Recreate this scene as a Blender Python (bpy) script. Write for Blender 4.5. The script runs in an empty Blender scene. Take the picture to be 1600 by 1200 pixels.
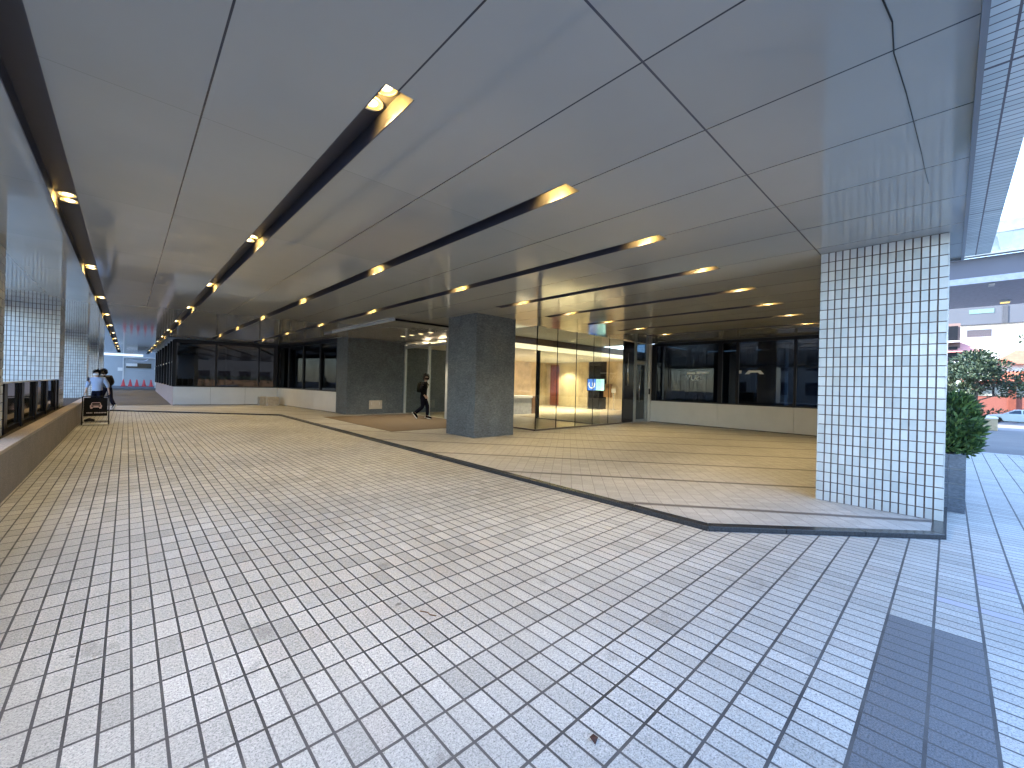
import bpy, bmesh, math, random
from mathutils import Vector, Matrix
random.seed(7)
rad = math.radians
S = bpy.context.scene
COL = S.collection

# ------------------------------------------------------------ camera
cam_d = bpy.data.cameras.new("camera")
cam = bpy.data.objects.new("camera", cam_d)
COL.objects.link(cam)
S.camera = cam
YAW, PITCH, ROLL = 0.817748, 4.14e-4, 0.0242749
F = Vector((math.cos(YAW)*math.cos(PITCH), math.sin(YAW)*math.cos(PITCH), math.sin(PITCH)))
R0 = Vector((math.sin(YAW), -math.cos(YAW), 0))
U0 = R0.cross(F)
Rv = math.cos(ROLL)*R0 + math.sin(ROLL)*U0
Uv = -math.sin(ROLL)*R0 + math.cos(ROLL)*U0
HC = 1.55
cam.matrix_world = Matrix(((Rv.x, Uv.x, -F.x, 0), (Rv.y, Uv.y, -F.y, 0), (Rv.z, Uv.z, -F.z, HC), (0, 0, 0, 1)))
cam_d.sensor_width = 36.0
cam_d.lens = 641.65/1600*36
cam_d.clip_start = 0.05
cam_d.clip_end = 1500
# ------------------------------------------------------------ world, sun, exposure
SUN = Vector((-0.3, 0.6, 0.6)).normalized()
W = bpy.data.worlds.new("World")
S.world = W
W.use_nodes = True
nt = W.node_tree
sky = nt.nodes.new('ShaderNodeTexSky')
sky.sky_type = 'NISHITA'
sky.sun_disc = False
sky.sun_elevation = math.asin(SUN.z)
sky.sun_rotation = math.atan2(SUN.x, SUN.y)
sky.dust_density = 0.5
sky.ozone_density = 2.4
bg = nt.nodes['Background']
bg.inputs['Strength'].default_value = 0.15
nt.links.new(sky.outputs[0], bg.inputs[0])
sun_d = bpy.data.lights.new("sun", 'SUN')
sun_d.energy = 2.2
sun_d.angle = rad(0.5)
sun_d.color = (1.0, 0.95, 0.87)
sun = bpy.data.objects.new("sun", sun_d)
COL.objects.link(sun)
sun.rotation_euler = SUN.to_track_quat('Z', 'Y').to_euler()
S.view_settings.view_transform = 'Standard'
S.view_settings.look = 'None'
S.view_settings.exposure = 3.5
S.view_settings.gamma = 1.0
S.cycles.use_denoising = True
S.cycles.max_bounces = 8
S.cycles.diffuse_bounces = 4
S.cycles.glossy_bounces = 4
S.cycles.transparent_max_bounces = 12
S.cycles.caustics_reflective = False
S.cycles.caustics_refractive = False
S.cycles.sample_clamp_indirect = 6.0
LAMP_COL = (1.0, 0.72, 0.33)
SPOT_W = 24.0

# ------------------------------------------------------------ helpers: meshes
class MB:
    def __init__(self):
        self.v = []; self.f = []
    def add(self, vs, fs):
        n = len(self.v)
        self.v += [tuple(p) for p in vs]
        self.f += [tuple(i+n for i in q) for q in fs]
        return self
    def box(self, x0, y0, z0, x1, y1, z1):
        return self.add([(x0,y0,z0),(x1,y0,z0),(x1,y1,z0),(x0,y1,z0),(x0,y0,z1),(x1,y0,z1),(x1,y1,z1),(x0,y1,z1)],
                        [(3,2,1,0),(4,5,6,7),(0,1,5,4),(1,2,6,5),(2,3,7,6),(3,0,4,7)])
    def seg(self, a, b, w, z0, z1, off=0.0):
        """upright slab along plan segment a-b, thickness w, shifted off to its left"""
        a = Vector(a); b = Vector(b); d = (b-a).normalized(); n = Vector((-d.y, d.x))
        p = [a+n*(off-w/2), b+n*(off-w/2), b+n*(off+w/2), a+n*(off+w/2)]
        return self.prism([(q.x, q.y) for q in p], z0, z1)
    def prism(self, poly, z0, z1):
        n = len(poly)
        vs = [(x, y, z0) for x, y in poly]+[(x, y, z1) for x, y in poly]
        fs = [tuple(range(n-1, -1, -1)), tuple(range(n, 2*n))]+[(i, (i+1) % n, n+(i+1) % n, n+i) for i in range(n)]
        return self.add(vs, fs)
    def quad(self, a, b, c, d):
        return self.add([a, b, c, d], [(0, 1, 2, 3)])
    def lathe(self, prof, c=(0, 0, 0), n=20, cap=True):
        vs = []; fs = []
        for r, z in prof:
            for i in range(n):
                a = 2*math.pi*i/n
                vs.append((c[0]+r*math.cos(a), c[1]+r*math.sin(a), c[2]+z))
        for k in range(len(prof)-1):
            for i in range(n):
                j = (i+1) % n
                fs.append((k*n+i, k*n+j, (k+1)*n+j, (k+1)*n+i))
        if cap:
            fs.append(tuple(range(n-1, -1, -1)))
            fs.append(tuple((len(prof)-1)*n+i for i in range(n)))
        return self.add(vs, fs)
    def tube(self, pts, rs, n=8):
        pts = [Vector(p) for p in pts]
        if not isinstance(rs, (list, tuple)): rs = [rs]*len(pts)
        vs = []; fs = []
        for k, p in enumerate(pts):
            d = (pts[min(k+1, len(pts)-1)]-pts[max(k-1, 0)]).normalized()
            u = d.cross(Vector((0.12, 0.31, 1)) if abs(d.z) < 0.95 else Vector((1, 0.1, 0))).normalized()
            w = d.cross(u)
            for i in range(n):
                a = 2*math.pi*i/n
                vs.append(p+rs[k]*(u*math.cos(a)+w*math.sin(a)))
        for k in range(len(pts)-1):
            for i in range(n):
                j = (i+1) % n
                fs.append((k*n+i, k*n+j, (k+1)*n+j, (k+1)*n+i))
        fs.append(tuple(range(n-1, -1, -1))); fs.append(tuple((len(pts)-1)*n+i for i in range(n)))
        return self.add(vs, fs)
    def build(self, name, mat, parent=None, smooth=False, bevel=0.0, local=False):
        me = bpy.data.meshes.new(name)
        v = self.v
        if parent is not None and not local:
            o = Vector((0, 0, 0)); p = parent
            while p is not None:
                o += p.location; p = p.parent
            v = [(a-o.x, b-o.y, c-o.z) for a, b, c in v]
        me.from_pydata(v, [], self.f)
        me.materials.append(mat)
        if smooth:
            for p in me.polygons: p.use_smooth = True
        me.update()
        ob = bpy.data.objects.new(name, me)
        COL.objects.link(ob)
        if parent is not None: ob.parent = parent
        if bevel > 0:
            b = ob.modifiers.new("bevel", 'BEVEL'); b.width = bevel; b.segments = 2; b.limit_method = 'ANGLE'
        return ob

def tag(o, label=None, cat=None, group=None, kind=None):
    if label: o['label'] = label
    if cat: o['category'] = cat
    if group: o['group'] = group
    if kind: o['kind'] = kind
    return o

def thing(name, label, cat, loc=(0, 0, 0), group=None, rz=0.0):
    o = bpy.data.objects.new(name, None)
    COL.objects.link(o)
    o.location = loc; o.rotation_euler = (0, 0, rz); o.empty_display_size = 0.2
    return tag(o, label, cat, group)

def copy_tree(o, parent=None):
    c = o.copy(); COL.objects.link(c); c.parent = parent
    for ch in list(o.children): copy_tree(ch, c)
    return c

# ------------------------------------------------------------ helpers: materials
class NT:
    def __init__(self, name):
        self.m = bpy.data.materials.new(name); self.m.use_nodes = True
        self.t = self.m.node_tree; self.b = self.t.nodes['Principled BSDF']; self.out = self.t.nodes['Material Output']
        self._pos = None
    def n(self, typ, **kw):
        x = self.t.nodes.new(typ)
        for k, v in kw.items(): setattr(x, k, v)
        return x
    def link(self, a, b): self.t.links.new(a, b)
    def put(self, sock, v):
        if hasattr(v, 'is_output') or hasattr(v, 'links'): self.link(v, sock)
        else: sock.default_value = v
    def math(self, op, a, b=None, c=None, clamp=False):
        x = self.n('ShaderNodeMath', operation=op, use_clamp=clamp)
        self.put(x.inputs[0], a)
        if b is not None: self.put(x.inputs[1], b)
        if c is not None: self.put(x.inputs[2], c)
        return x.outputs[0]
    def pos(self):
        if self._pos is None:
            g = self.n('ShaderNodeNewGeometry'); s = self.n('ShaderNodeSeparateXYZ')
            self.link(g.outputs['Position'], s.inputs[0]); self._pos = (g.outputs['Position'], s.outputs)
        return self._pos
    def objpos(self):
        g = self.n('ShaderNodeTexCoord'); return g.outputs['Object']
    def noise(self, scale, detail=3, vec=None, rough=0.55):
        x = self.n('ShaderNodeTexNoise'); x.inputs['Scale'].default_value = scale; x.inputs['Detail'].default_value = detail
        x.inputs['Roughness'].default_value = rough
        self.link(vec if vec is not None else self.pos()[0], x.inputs['Vector']); return x.outputs['Fac']
    def ramp(self, fac, stops):
        x = self.n('ShaderNodeValToRGB'); r = x.color_ramp
        while len(r.elements) < len(stops): r.elements.new(0.5)
        for e, (p, c) in zip(r.elements, stops):
            e.position = p; e.color = (*c, 1) if len(c) == 3 else c
        self.link(fac, x.inputs[0]); return x.outputs[0]
    def mix(self, fac, a, b, typ='MIX'):
        x = self.n('ShaderNodeMix', data_type='RGBA', blend_type=typ)
        self.put(x.inputs[0], fac)
        for s, v in ((x.inputs[6], a), (x.inputs[7], b)):
            if isinstance(v, tuple): s.default_value = (*v, 1) if len(v) == 3 else v
            else: self.link(v, s)
        return x.outputs[2]
    def combine(self, x, y, z=0.0):
        c = self.n('ShaderNodeCombineXYZ')
        for s, v in zip(c.inputs, (x, y, z)): self.put(s, v)
        return c.outputs[0]
    def white(self, vec):
        x = self.n('ShaderNodeTexWhiteNoise', noise_dimensions='3D'); self.link(vec, x.inputs['Vector']); return x.outputs['Value']
    def bump(self, h, strength=0.3, dist=0.01):
        x = self.n('ShaderNodeBump'); x.inputs['Strength'].default_value = strength; x.inputs['Distance'].default_value = dist
        self.link(h, x.inputs['Height']); self.link(x.outputs[0], self.b.inputs['Normal'])
    def line(self, coord, pitch, phase, half):
        """1 on a joint of half-width half at phase + k*pitch"""
        a = self.math('SUBTRACT', coord, phase-pitch/2)
        a = self.math('MODULO', self.math('ADD', a, pitch*2000), pitch)
        a = self.math('ABSOLUTE', self.math('SUBTRACT', a, pitch/2))
        return self.math('LESS_THAN', a, half)
    def cell(self, coord, pitch, phase):
        return self.math('FLOOR', self.math('DIVIDE', self.math('SUBTRACT', coord, phase), pitch))
    def done(self, color=None, rough=0.5, metal=0.0, spec=0.5):
        if color is not None:
            if isinstance(color, tuple): self.b.inputs['Base Color'].default_value = (*color, 1)
            else: self.link(color, self.b.inputs['Base Color'])
        self.put(self.b.inputs['Roughness'], rough); self.b.inputs['Metallic'].default_value = metal
        self.b.inputs['Specular IOR Level'].default_value = spec
        return self.m

def plain(name, col, rough=0.5, metal=0.0, var=0.12, scale=6.0, spec=0.5, bump=0.0):
    k = NT(name)
    f = k.noise(scale, 4)
    c = k.ramp(f, [(0.3, tuple(x*(1-var) for x in col)), (0.7, tuple(min(1, x*(1+var)) for x in col))])
    if bump > 0: k.bump(k.noise(scale*12, 3), bump, 0.01)
    return k.done(c, rough, metal, spec)

def emit(name, col, strength):
    k = NT(name)
    k.b.inputs['Base Color'].default_value = (*col, 1)
    k.b.inputs['Emission Color'].default_value = (*col, 1)
    k.b.inputs['Emission Strength'].default_value = strength
    return k.m

def glass(name, tint, ior=1.5, rough=0.0, gain=1.0):
    k = NT(name); k.t.nodes.remove(k.b)
    tr = k.n('ShaderNodeBsdfTransparent'); tr.inputs[0].default_value = (*tint, 1)
    gl = k.n('ShaderNodeBsdfGlossy'); gl.inputs['Roughness'].default_value = rough
    gl.inputs[0].default_value = (0.95, 0.97, 1, 1)
    fr = k.n('ShaderNodeFresnel'); gm = k.n('ShaderNodeNewGeometry')
    k.link(k.math('MULTIPLY_ADD', gm.outputs['Backfacing'], 1/ior-ior, ior), fr.inputs[0])
    mx = k.n('ShaderNodeMixShader')
    k.link(k.math('MULTIPLY', fr.outputs[0], gain, clamp=True), mx.inputs[0]); k.link(tr.outputs[0], mx.inputs[1]); k.link(gl.outputs[0], mx.inputs[2])
    k.link(mx.outputs[0], k.out.inputs['Surface'])
    return k.m

def mat_paving():
    k = NT("driveway_tile"); p, s = k.pos(); x, y = s[0], s[1]
    PX, PY, X0, Y0 = 0.10795, 0.2217, 0.044, 0.272
    j = k.math('MAXIMUM', k.line(x, PX, X0, 0.0060), k.line(y, PY, Y0, 0.0073))
    cx = k.cell(x, PX, X0); cy = k.cell(y, PY, Y0)
    w = k.white(k.combine(cx, cy, 0.5)); w2 = k.white(k.combine(cy, cx, 7.5))
    base = k.ramp(w, [(0.0, (0.365, 0.368, 0.352)), (0.15, (0.42, 0.424, 0.407)), (0.75, (0.455, 0.46, 0.442)), (1.0, (0.50, 0.505, 0.487))])
    base = k.mix(k.math('MULTIPLY', k.math('GREATER_THAN', w2, 0.93), 0.3), base, (0.43, 0.39, 0.36))
    sp = k.noise(125, 2, rough=0.8); sp2 = k.noise(60, 3)
    base = k.mix(1.0, base, k.ramp(sp, [(0.30, (0.34, 0.34, 0.36)), (0.44, (0.88, 0.88, 0.88)), (0.64, (1.18, 1.18, 1.18))]), 'MULTIPLY')
    base = k.mix(1.0, base, k.ramp(sp2, [(0.3, (0.78, 0.78, 0.78)), (0.65, (1.08, 1.08, 1.08))]), 'MULTIPLY')
    base = k.mix(1.0, base, k.ramp(k.noise(0.55, 5), [(0.3, (0.80, 0.79, 0.77)), (0.62, (1.04, 1.04, 1.04))]), 'MULTIPLY')
    base = k.mix(1.0, base, k.ramp(k.noise(2.6, 5), [(0.27, (0.72, 0.71, 0.70)), (0.38, (1, 1, 1))]), 'MULTIPLY')
    spots = k.ramp(k.noise(9, 1), [(0.20, (0.55, 0.54, 0.53)), (0.24, (1, 1, 1))])
    base = k.mix(1.0, base, spots, 'MULTIPLY')
    # dark tiles let into the pavement by the street, and a few smooth replacement tiles
    def rect(x0, x1, y0, y1):
        a = k.math('MULTIPLY', k.math('GREATER_THAN', x, x0), k.math('LESS_THAN', x, x1))
        b = k.math('MULTIPLY', k.math('GREATER_THAN', y, y0), k.math('LESS_THAN', y, y1))
        return k.math('MULTIPLY', a, b)
    base = k.mix(k.math('MULTIPLY', rect(1.0, 3.93, -0.1714, 0.272), 0.92), base, k.ramp(sp, [(0.3, (0.045, 0.05, 0.06)), (0.62, (0.125, 0.135, 0.155))]))
    pt = k.math('MAXIMUM', rect(5.1, 5.42, -0.3931, -0.1714), rect(4.475, 4.583, -0.6148, 0.0503))
    base = k.mix(k.math('MULTIPLY', pt, 0.7), base, (0.36, 0.36, 0.44))
    grime = k.ramp(k.noise(3.0, 4), [(0.35, (0.045, 0.045, 0.047)), (0.7, (0.095, 0.094, 0.095))])
    col = k.mix(j, base, grime)
    h = k.math('MULTIPLY_ADD', j, -1.0, k.math('MULTIPLY', k.math('ADD', sp, sp2), 0.35))
    k.bump(h, 0.8, 0.008)
    return k.done(col, k.math('MULTIPLY_ADD', sp2, 0.25, 0.42), spec=0.4)

def mat_island():
    k = NT("island_tile"); p, s = k.pos(); x, y = s[0], s[1]
    a = k.math('ADD', k.math('MULTIPLY', x, 0.777), k.math('MULTIPLY', y, 0.629))
    t = k.math('ADD', k.math('MULTIPLY', x, -0.629), k.math('MULTIPLY', y, 0.777))
    band = k.line(a, 1.508, 5.49, 0.05)
    j = k.line(t, 0.166, -0.077, 0.0035); j2 = k.line(a, 0.0838, 5.49, 0.0016)
    w = k.white(k.combine(k.cell(t, 0.166, -0.077), k.cell(a, 0.0838, 5.49), 0.5))
    base = k.ramp(w, [(0, (0.36, 0.36, 0.35)), (1, (0.44, 0.44, 0.43))])
    sp = k.noise(190, 2, rough=0.7)
    base = k.mix(1.0, base, k.ramp(sp, [(0.34, (0.6, 0.6, 0.62)), (0.5, (1, 1, 1)), (0.7, (1.08, 1.08, 1.08))]), 'MULTIPLY')
    base = k.mix(1.0, base, k.ramp(k.noise(0.8, 4), [(0.3, (0.88, 0.88, 0.87)), (0.65, (1.03, 1.03, 1.03))]), 'MULTIPLY')
    base = k.mix(k.math('MULTIPLY', j2, 0.55), base, (0.2, 0.19, 0.18))
    base = k.mix(k.math('MULTIPLY', j, 0.8), base, (0.13, 0.12, 0.115))
    base = k.mix(k.math('MULTIPLY', band, 0.92), base, (0.10, 0.092, 0.092))
    k.bump(k.math('MULTIPLY_ADD', j, -1.0, k.math('MULTIPLY', sp, 0.3)), 0.3, 0.004)
    return k.done(base, 0.48, spec=0.4)

def mat_ceiling():
    k = NT("painted_metal_ceiling"); p, s = k.pos(); x, y = s[0], s[1]
    j = k.line(x, 0.911, 1.275, 0.006)
    b1 = k.math('LESS_THAN', k.math('ABSOLUTE', k.math('SUBTRACT', y, 1.272)), 0.007)
    b2 = k.line(y, 2.54, 3.815, 0.0025)
    j2 = k.math('MULTIPLY', b2, k.math('GREATER_THAN', y, 2.0))
    w = k.white(k.combine(k.cell(x, 0.911, 1.275), k.cell(y, 2.54, 1.272), 0.5))
    base = k.ramp(w, [(0, (0.32, 0.328, 0.328)), (1, (0.35, 0.358, 0.358))])
    st = k.noise(0.5, 5)
    base = k.mix(1.0, base, k.ramp(st, [(0.3, (0.92, 0.92, 0.92)), (0.7, (1.03, 1.03, 1.03))]), 'MULTIPLY')
    base = k.mix(k.math('MULTIPLY', j2, 0.5), base, (0.12, 0.115, 0.11))
    base = k.mix(j, base, (0.025, 0.028, 0.045)); base = k.mix(b1, base, (0.06, 0.065, 0.09))
    k.bump(k.noise(1.3, 2), 0.04, 0.03)
    r = k.math('MULTIPLY_ADD', k.noise(3, 3), 0.06, 0.05)
    return k.done(base, r, spec=0.5)

def mat_tilesmooth(name, col, pu, pv, joint, axis, half=0.004, rough=0.25, var=0.08):
    """wall tiles as a material on far or edge surfaces; axis 'x' or 'y' is the horizontal direction"""
    k = NT(name); p, s = k.pos()
    u = s[0] if axis == 'x' else s[1]
    j = k.math('MAXIMUM', k.line(u, pu, 0.03, half), k.line(s[2], pv, 0.05, half))
    w = k.white(k.combine(k.cell(u, pu, 0.03), k.cell(s[2], pv, 0.05), 0.5))
    base = k.ramp(w, [(0, tuple(c*(1-var) for c in col)), (1, tuple(min(1, c*(1+var)) for c in col))])
    k.bump(k.math('MULTIPLY', j, -1.0), 0.4, 0.005)
    return k.done(k.mix(j, base, joint), rough)

def mat_stone(name, col, scale=22, bump=0.6, rough=0.55):
    k = NT(name); p, s = k.pos()
    st = k.n('ShaderNodeMapping'); st.inputs['Scale'].default_value = (1, 1, 2.6); k.link(p, st.inputs[0])
    f = k.noise(scale, 6, st.outputs[0], 0.62); g = k.noise(3.0, 4)
    c = k.ramp(f, [(0.3, tuple(x*0.55 for x in col)), (0.52, col), (0.72, tuple(x*1.5 for x in col))])
    c = k.mix(1.0, c, k.ramp(g, [(0.3, (0.82, 0.82, 0.82)), (0.7, (1.1, 1.1, 1.1))]), 'MULTIPLY')
    k.bump(f, bump, 0.02)
    return k.done(c, rough, spec=0.4)

M = {}
M['paving'] = mat_paving(); M['island'] = mat_island(); M['ceiling'] = mat_ceiling()
M['curb'] = plain("black_granite", (0.030, 0.032, 0.035), 0.22, var=0.3, scale=60)
M['trough'] = plain("trough_paint", (0.05, 0.05, 0.068), 0.45, var=0.05)
M['lamp'] = emit("lamp_glow", (1.0, 0.80, 0.42), 0.7)
M['reflector'] = emit("lamp_reflector", (1.0, 0.70, 0.22), 0.075)
M['ring'] = plain("lamp_ring", (0.6, 0.55, 0.45), 0.3)
def mat_tile_geo():
    k = NT("white_glazed_tile"); g = k.n('ShaderNodeNewGeometry')
    c = k.ramp(g.outputs['Random Per Island'], [(0, (0.47, 0.50, 0.50)), (0.15, (0.54, 0.565, 0.565)), (0.85, (0.60, 0.625, 0.62)), (1, (0.64, 0.645, 0.62))])
    c = k.mix(1.0, c, k.ramp(k.noise(3, 4), [(0.3, (0.90, 0.90, 0.88)), (0.7, (1.02, 1.02, 1.02))]), 'MULTIPLY')
    low = k.math('MULTIPLY', k.math('SUBTRACT', 0.55, k.pos()[1][2], clamp=True), k.noise(5, 5))
    c = k.mix(k.math('MULTIPLY', low, 0.9, clamp=True), c, (0.26, 0.24, 0.21))     # splash dirt near the ground
    k.bump(k.noise(25, 2), 0.08, 0.01)
    return k.done(c, k.math('MULTIPLY_ADD', k.noise(7, 3), 0.3, 0.05))
M['tile'] = mat_tile_geo()
M['mortar'] = plain("brown_mortar", (0.13, 0.095, 0.085), 0.8, var=0.25, scale=30)
M['stone'] = mat_stone("dark_slate", (0.115, 0.135, 0.152), 16)
M['planter_stone'] = mat_stone("brown_granite", (0.20, 0.172, 0.152), 45, 0.3, 0.5)
M['ledge'] = mat_stone("sandy_granite", (0.36, 0.30, 0.25), 60, 0.2, 0.5)
M['soil'] = plain("soil", (0.035, 0.027, 0.02), 0.95, var=0.5, scale=40, bump=0.8)
M['alu'] = plain("grey_panel", (0.66, 0.655, 0.64), 0.38, var=0.04, scale=2)
M['alu_light'] = plain("brushed_aluminium", (0.58, 0.6, 0.6), 0.32, metal=0.5, var=0.05)
M['black'] = plain("black_frame", (0.007, 0.007, 0.010), 0.35, var=0.15, spec=0.25)
M['dark_panel'] = plain("black_gloss_panel", (0.02, 0.018, 0.022), 0.1, var=0.1)
M['white'] = plain("white_paint", (0.74, 0.74, 0.72), 0.5, var=0.04)
M['inner_ceiling'] = plain("white_plaster", (0.60, 0.59, 0.56), 0.6, var=0.03)
M['clear'] = glass("clear_glass", (0.92, 0.95, 0.93), 1.45)
M['dark_glass'] = glass("dark_tinted_glass", (0.13, 0.17, 0.22), 1.55)
M['screen_glass'] = plain("dark_screen_glass", (0.012, 0.014, 0.013), 0.05, var=0.3, scale=3)
M['carpet'] = plain("brown_mat", (0.13, 0.10, 0.07), 0.95, var=0.2, scale=90, bump=0.5)
M['lobby_floor'] = plain("lobby_stone", (0.52, 0.46, 0.36), 0.25, var=0.06, scale=3)
M['travertine'] = plain("travertine", (0.60, 0.49, 0.33), 0.45, var=0.2, scale=1.6)
M['warm_panel'] = plain("warm_panel", (0.68, 0.58, 0.38), 0.4, var=0.05)
M['wood'] = plain("brown_wood", (0.22, 0.13, 0.075), 0.45, var=0.2, scale=8)
M['redwood'] = plain("red_wood", (0.24, 0.055, 0.03), 0.4, var=0.2, scale=8)
M['glow'] = emit("light_box", (1.0, 0.86, 0.54), 0.13)
M['inner_wall'] = plain("dim_wall", (0.22, 0.24, 0.25), 0.7, var=0.1, scale=1.5)
M['curtain'] = plain("pale_curtain", (0.5, 0.52, 0.5), 0.8, var=0.1, scale=14)
M['steel'] = plain("steel", (0.6, 0.6, 0.6), 0.25, metal=0.9, var=0.05)
M['concrete'] = plain("concrete", (0.40, 0.37, 0.32), 0.8, var=0.15, scale=12, bump=0.3)
def mat_asphalt(name, c0, c1):
    k = NT(name)
    c = k.ramp(k.noise(1.2, 5), [(0.3, c0), (0.7, c1)])
    c = k.mix(1.0, c, k.ramp(k.noise(90, 2), [(0.35, (0.7, 0.7, 0.7)), (0.6, (1.1, 1.1, 1.1))]), 'MULTIPLY')
    k.bump(k.noise(120, 2), 0.4, 0.005)
    return k.done(c, 0.75)
M['asphalt'] = mat_asphalt("asphalt", (0.07, 0.07, 0.075), (0.105, 0.105, 0.11))

# ============================================================ THE SETTING
ZC, ZI, YE = 3.47, 0.05, -0.075
tag(MB().quad((-30, -40, 0), (17, -40, 0), (17, 26.0, 0), (-30, 26.0, 0)).build("pavement", M['paving']), kind='structure')
isl = [(4.74, 1.79), (6.45, 0.08), (17.0, 0.08), (17.0, 27.5), (-1.06, 27.5), (-1.06, 24.96), (4.74, 19.16)]
tag(MB().prism(isl, -0.02, ZI).build("raised_pavement", M['island']), kind='structure')
# black granite kerb stones along the edge of the island
def poly_off(pts, d):
    out = []
    for i, p in enumerate(pts):
        p = Vector(p)
        n = []
        if i > 0: e = (p-Vector(pts[i-1])).normalized(); n.append(Vector((-e.y, e.x)))
        if i < len(pts)-1: e = (Vector(pts[i+1])-p).normalized(); n.append(Vector((-e.y, e.x)))
        if len(n) == 1: out.append(p+n[0]*d)
        else:
            m = (n[0]+n[1]).normalized(); out.append(p+m*(d/max(0.2, m.dot(n[0]))))
    return out
kpath = [(17.0, 0.0), (6.415, 0.0), (4.64, 1.775), (4.64, 19.13), (-1.06, 24.83)]
kin = poly_off(kpath, -0.12)
kerb = MB()
for i in range(len(kpath)-1):
    a, b = Vector(kpath[i]), Vector(kpath[i+1]); c, d = kin[i], kin[i+1]
    n = max(1, round((b-a).length/0.92))
    for q in range(n):
        g = 0.0025/(b-a).length
        t0, t1 = q/n+g, (q+1)/n-g
        p0, p1, p2, p3 = a.lerp(b, t0), a.lerp(b, t1), c.lerp(d, t1), c.lerp(d, t0)
        kerb.prism([tuple(p3), tuple(p2), tuple(p1), tuple(p0)], -0.02, ZI+0.004)
ko = kerb.build("kerb", M['curb'], bevel=0.004)
tag(ko, kind='structure')
# asphalt yard beyond the far kerb, rising gently, and the sloping street beyond the pavement
tag(MB().quad((-30, 26.0, -0.006), (1.74, 26.0, -0.006), (1.74, 60, 0.45), (-30, 60, 0.45)).quad((1.74, 27.5, 0.0), (60, 27.5, 0.0), (60, 60, 0.45), (1.74, 60, 0.45)).build("yard_asphalt", M['asphalt']), kind='structure')
def roadz(x): return -0.05-(x-17)*0.024
def mat_road():
    k = NT("street_asphalt"); p, s = k.pos()
    c = k.ramp(k.noise(0.5, 5), [(0.3, (0.085, 0.085, 0.09)), (0.7, (0.125, 0.125, 0.13))])
    c = k.mix(1.0, c, k.ramp(k.noise(40, 2), [(0.35, (0.75, 0.75, 0.75)), (0.6, (1.1, 1.1, 1.1))]), 'MULTIPLY')
    far = k.math('GREATER_THAN', s[0], 40.5)
    c = k.mix(k.math('MULTIPLY', far, 0.6), c, (0.17, 0.17, 0.18))
    return k.done(c, 0.7)
M['road'] = mat_road()
tag(MB().quad((17.0, -300, roadz(17)), (260, -300, roadz(260)), (260, 27, roadz(260)), (17.0, 27, roadz(17))).build("road", M['road']), kind='structure')
tag(MB().quad((-300, -300, -0.9), (300, -300, -6.9), (300, 300, -6.9), (-300, 300, -0.9)).build("ground", M['asphalt']), kind='structure')
edge = MB()
for i in range(26):
    edge.box(17.004, -26+i*1.0+0.004, -0.06, 17.15, -25+i*1.0-0.004, 0.0)
tag(edge.build("pavement_edge", plain("grey_kerbstone", (0.4, 0.4, 0.4), 0.7)), kind='structure')

# ---- ceiling with troughs
XR = [-0.43+1.824*k for k in range(9)]
TW, TY0 = 0.212, 2.53
TY1 = [49.0, 49.0, 26.15, 26.15, 7.79, 7.79, 7.79, 7.79, 7.79]
XL0, XE, YEND = -2.60, 16.9, 51.0
ce = MB()
def cq(x0, y0, x1, y1): ce.quad((x0, y0, ZC), (x0, y1, ZC), (x1, y1, ZC), (x1, y0, ZC))
xs = [XL0]
for k in range(9): xs += [XR[k]-TW, XR[k]]
xs.append(XE)
for i in range(len(xs)-1):
    a, b = xs[i], xs[i+1]
    if i % 2 == 0:                        # plain strip
        far = YEND if b < 1.8 else (26.6 if b < 7.1 else 17.9)
        if b > 8.49:
            if a < 8.49:
                cq(a, YE, 8.49, 1.272); cq(8.49, 1.272, b, far); cq(a, 1.272, 8.49, far)
            else: cq(a, 1.272, b, far)
        else: cq(a, YE, b, far)
    else:
        k = i//2
        y0 = YE if b < 8.49 else 1.272
        far = YEND if b < 1.8 else (26.6 if b < 7.1 else 17.9)
        cq(a, y0, b, TY0)
        if TY1[k] < far: cq(a, TY1[k], b, far)
tag(ce.build("ceiling", M['ceiling']), kind='structure')
ORD = ["first", "second", "third", "fourth", "fifth", "sixth", "seventh", "eighth", "ninth", "tenth", "eleventh", "twelfth"]
TD = 0.15
for k in range(9):
    xl, xr, y0, y1 = XR[k]-TW, XR[k], TY0, TY1[k]
    t = thing("ceiling_trough", f"dark recessed light trough in the ceiling, {ORD[k]} of nine counting from the planter wall", "light trough", (xl, y0, ZC), "light troughs in the ceiling")
    zt = ZC+TD
    m = MB()
    m.quad((xl, y0, zt), (xl, y1, zt), (xr, y1, zt), (xr, y0, zt))
    m.quad((xl, y0, ZC), (xl, y0, zt), (xr, y0, zt), (xr, y0, ZC))
    m.quad((xl, y1, ZC), (xr, y1, ZC), (xr, y1, zt), (xl, y1, zt))
    m.quad((xl, y0, ZC), (xl, y1, ZC), (xl, y1, zt), (xl, y0, zt))
    m.quad((xr, y0, ZC), (xr, y0, zt), (xr, y1, zt), (xr, y1, ZC))
    m.build("channel", M['trough'], t)
    lip = MB()
    lip.box(xl-0.001, y0, ZC-0.003, xl+0.006, y1, ZC+0.02); lip.box(xr-0.006, y0, ZC-0.003, xr+0.001, y1, ZC+0.02)
    lip.build("edge_trim", M['trough'], t)

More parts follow.
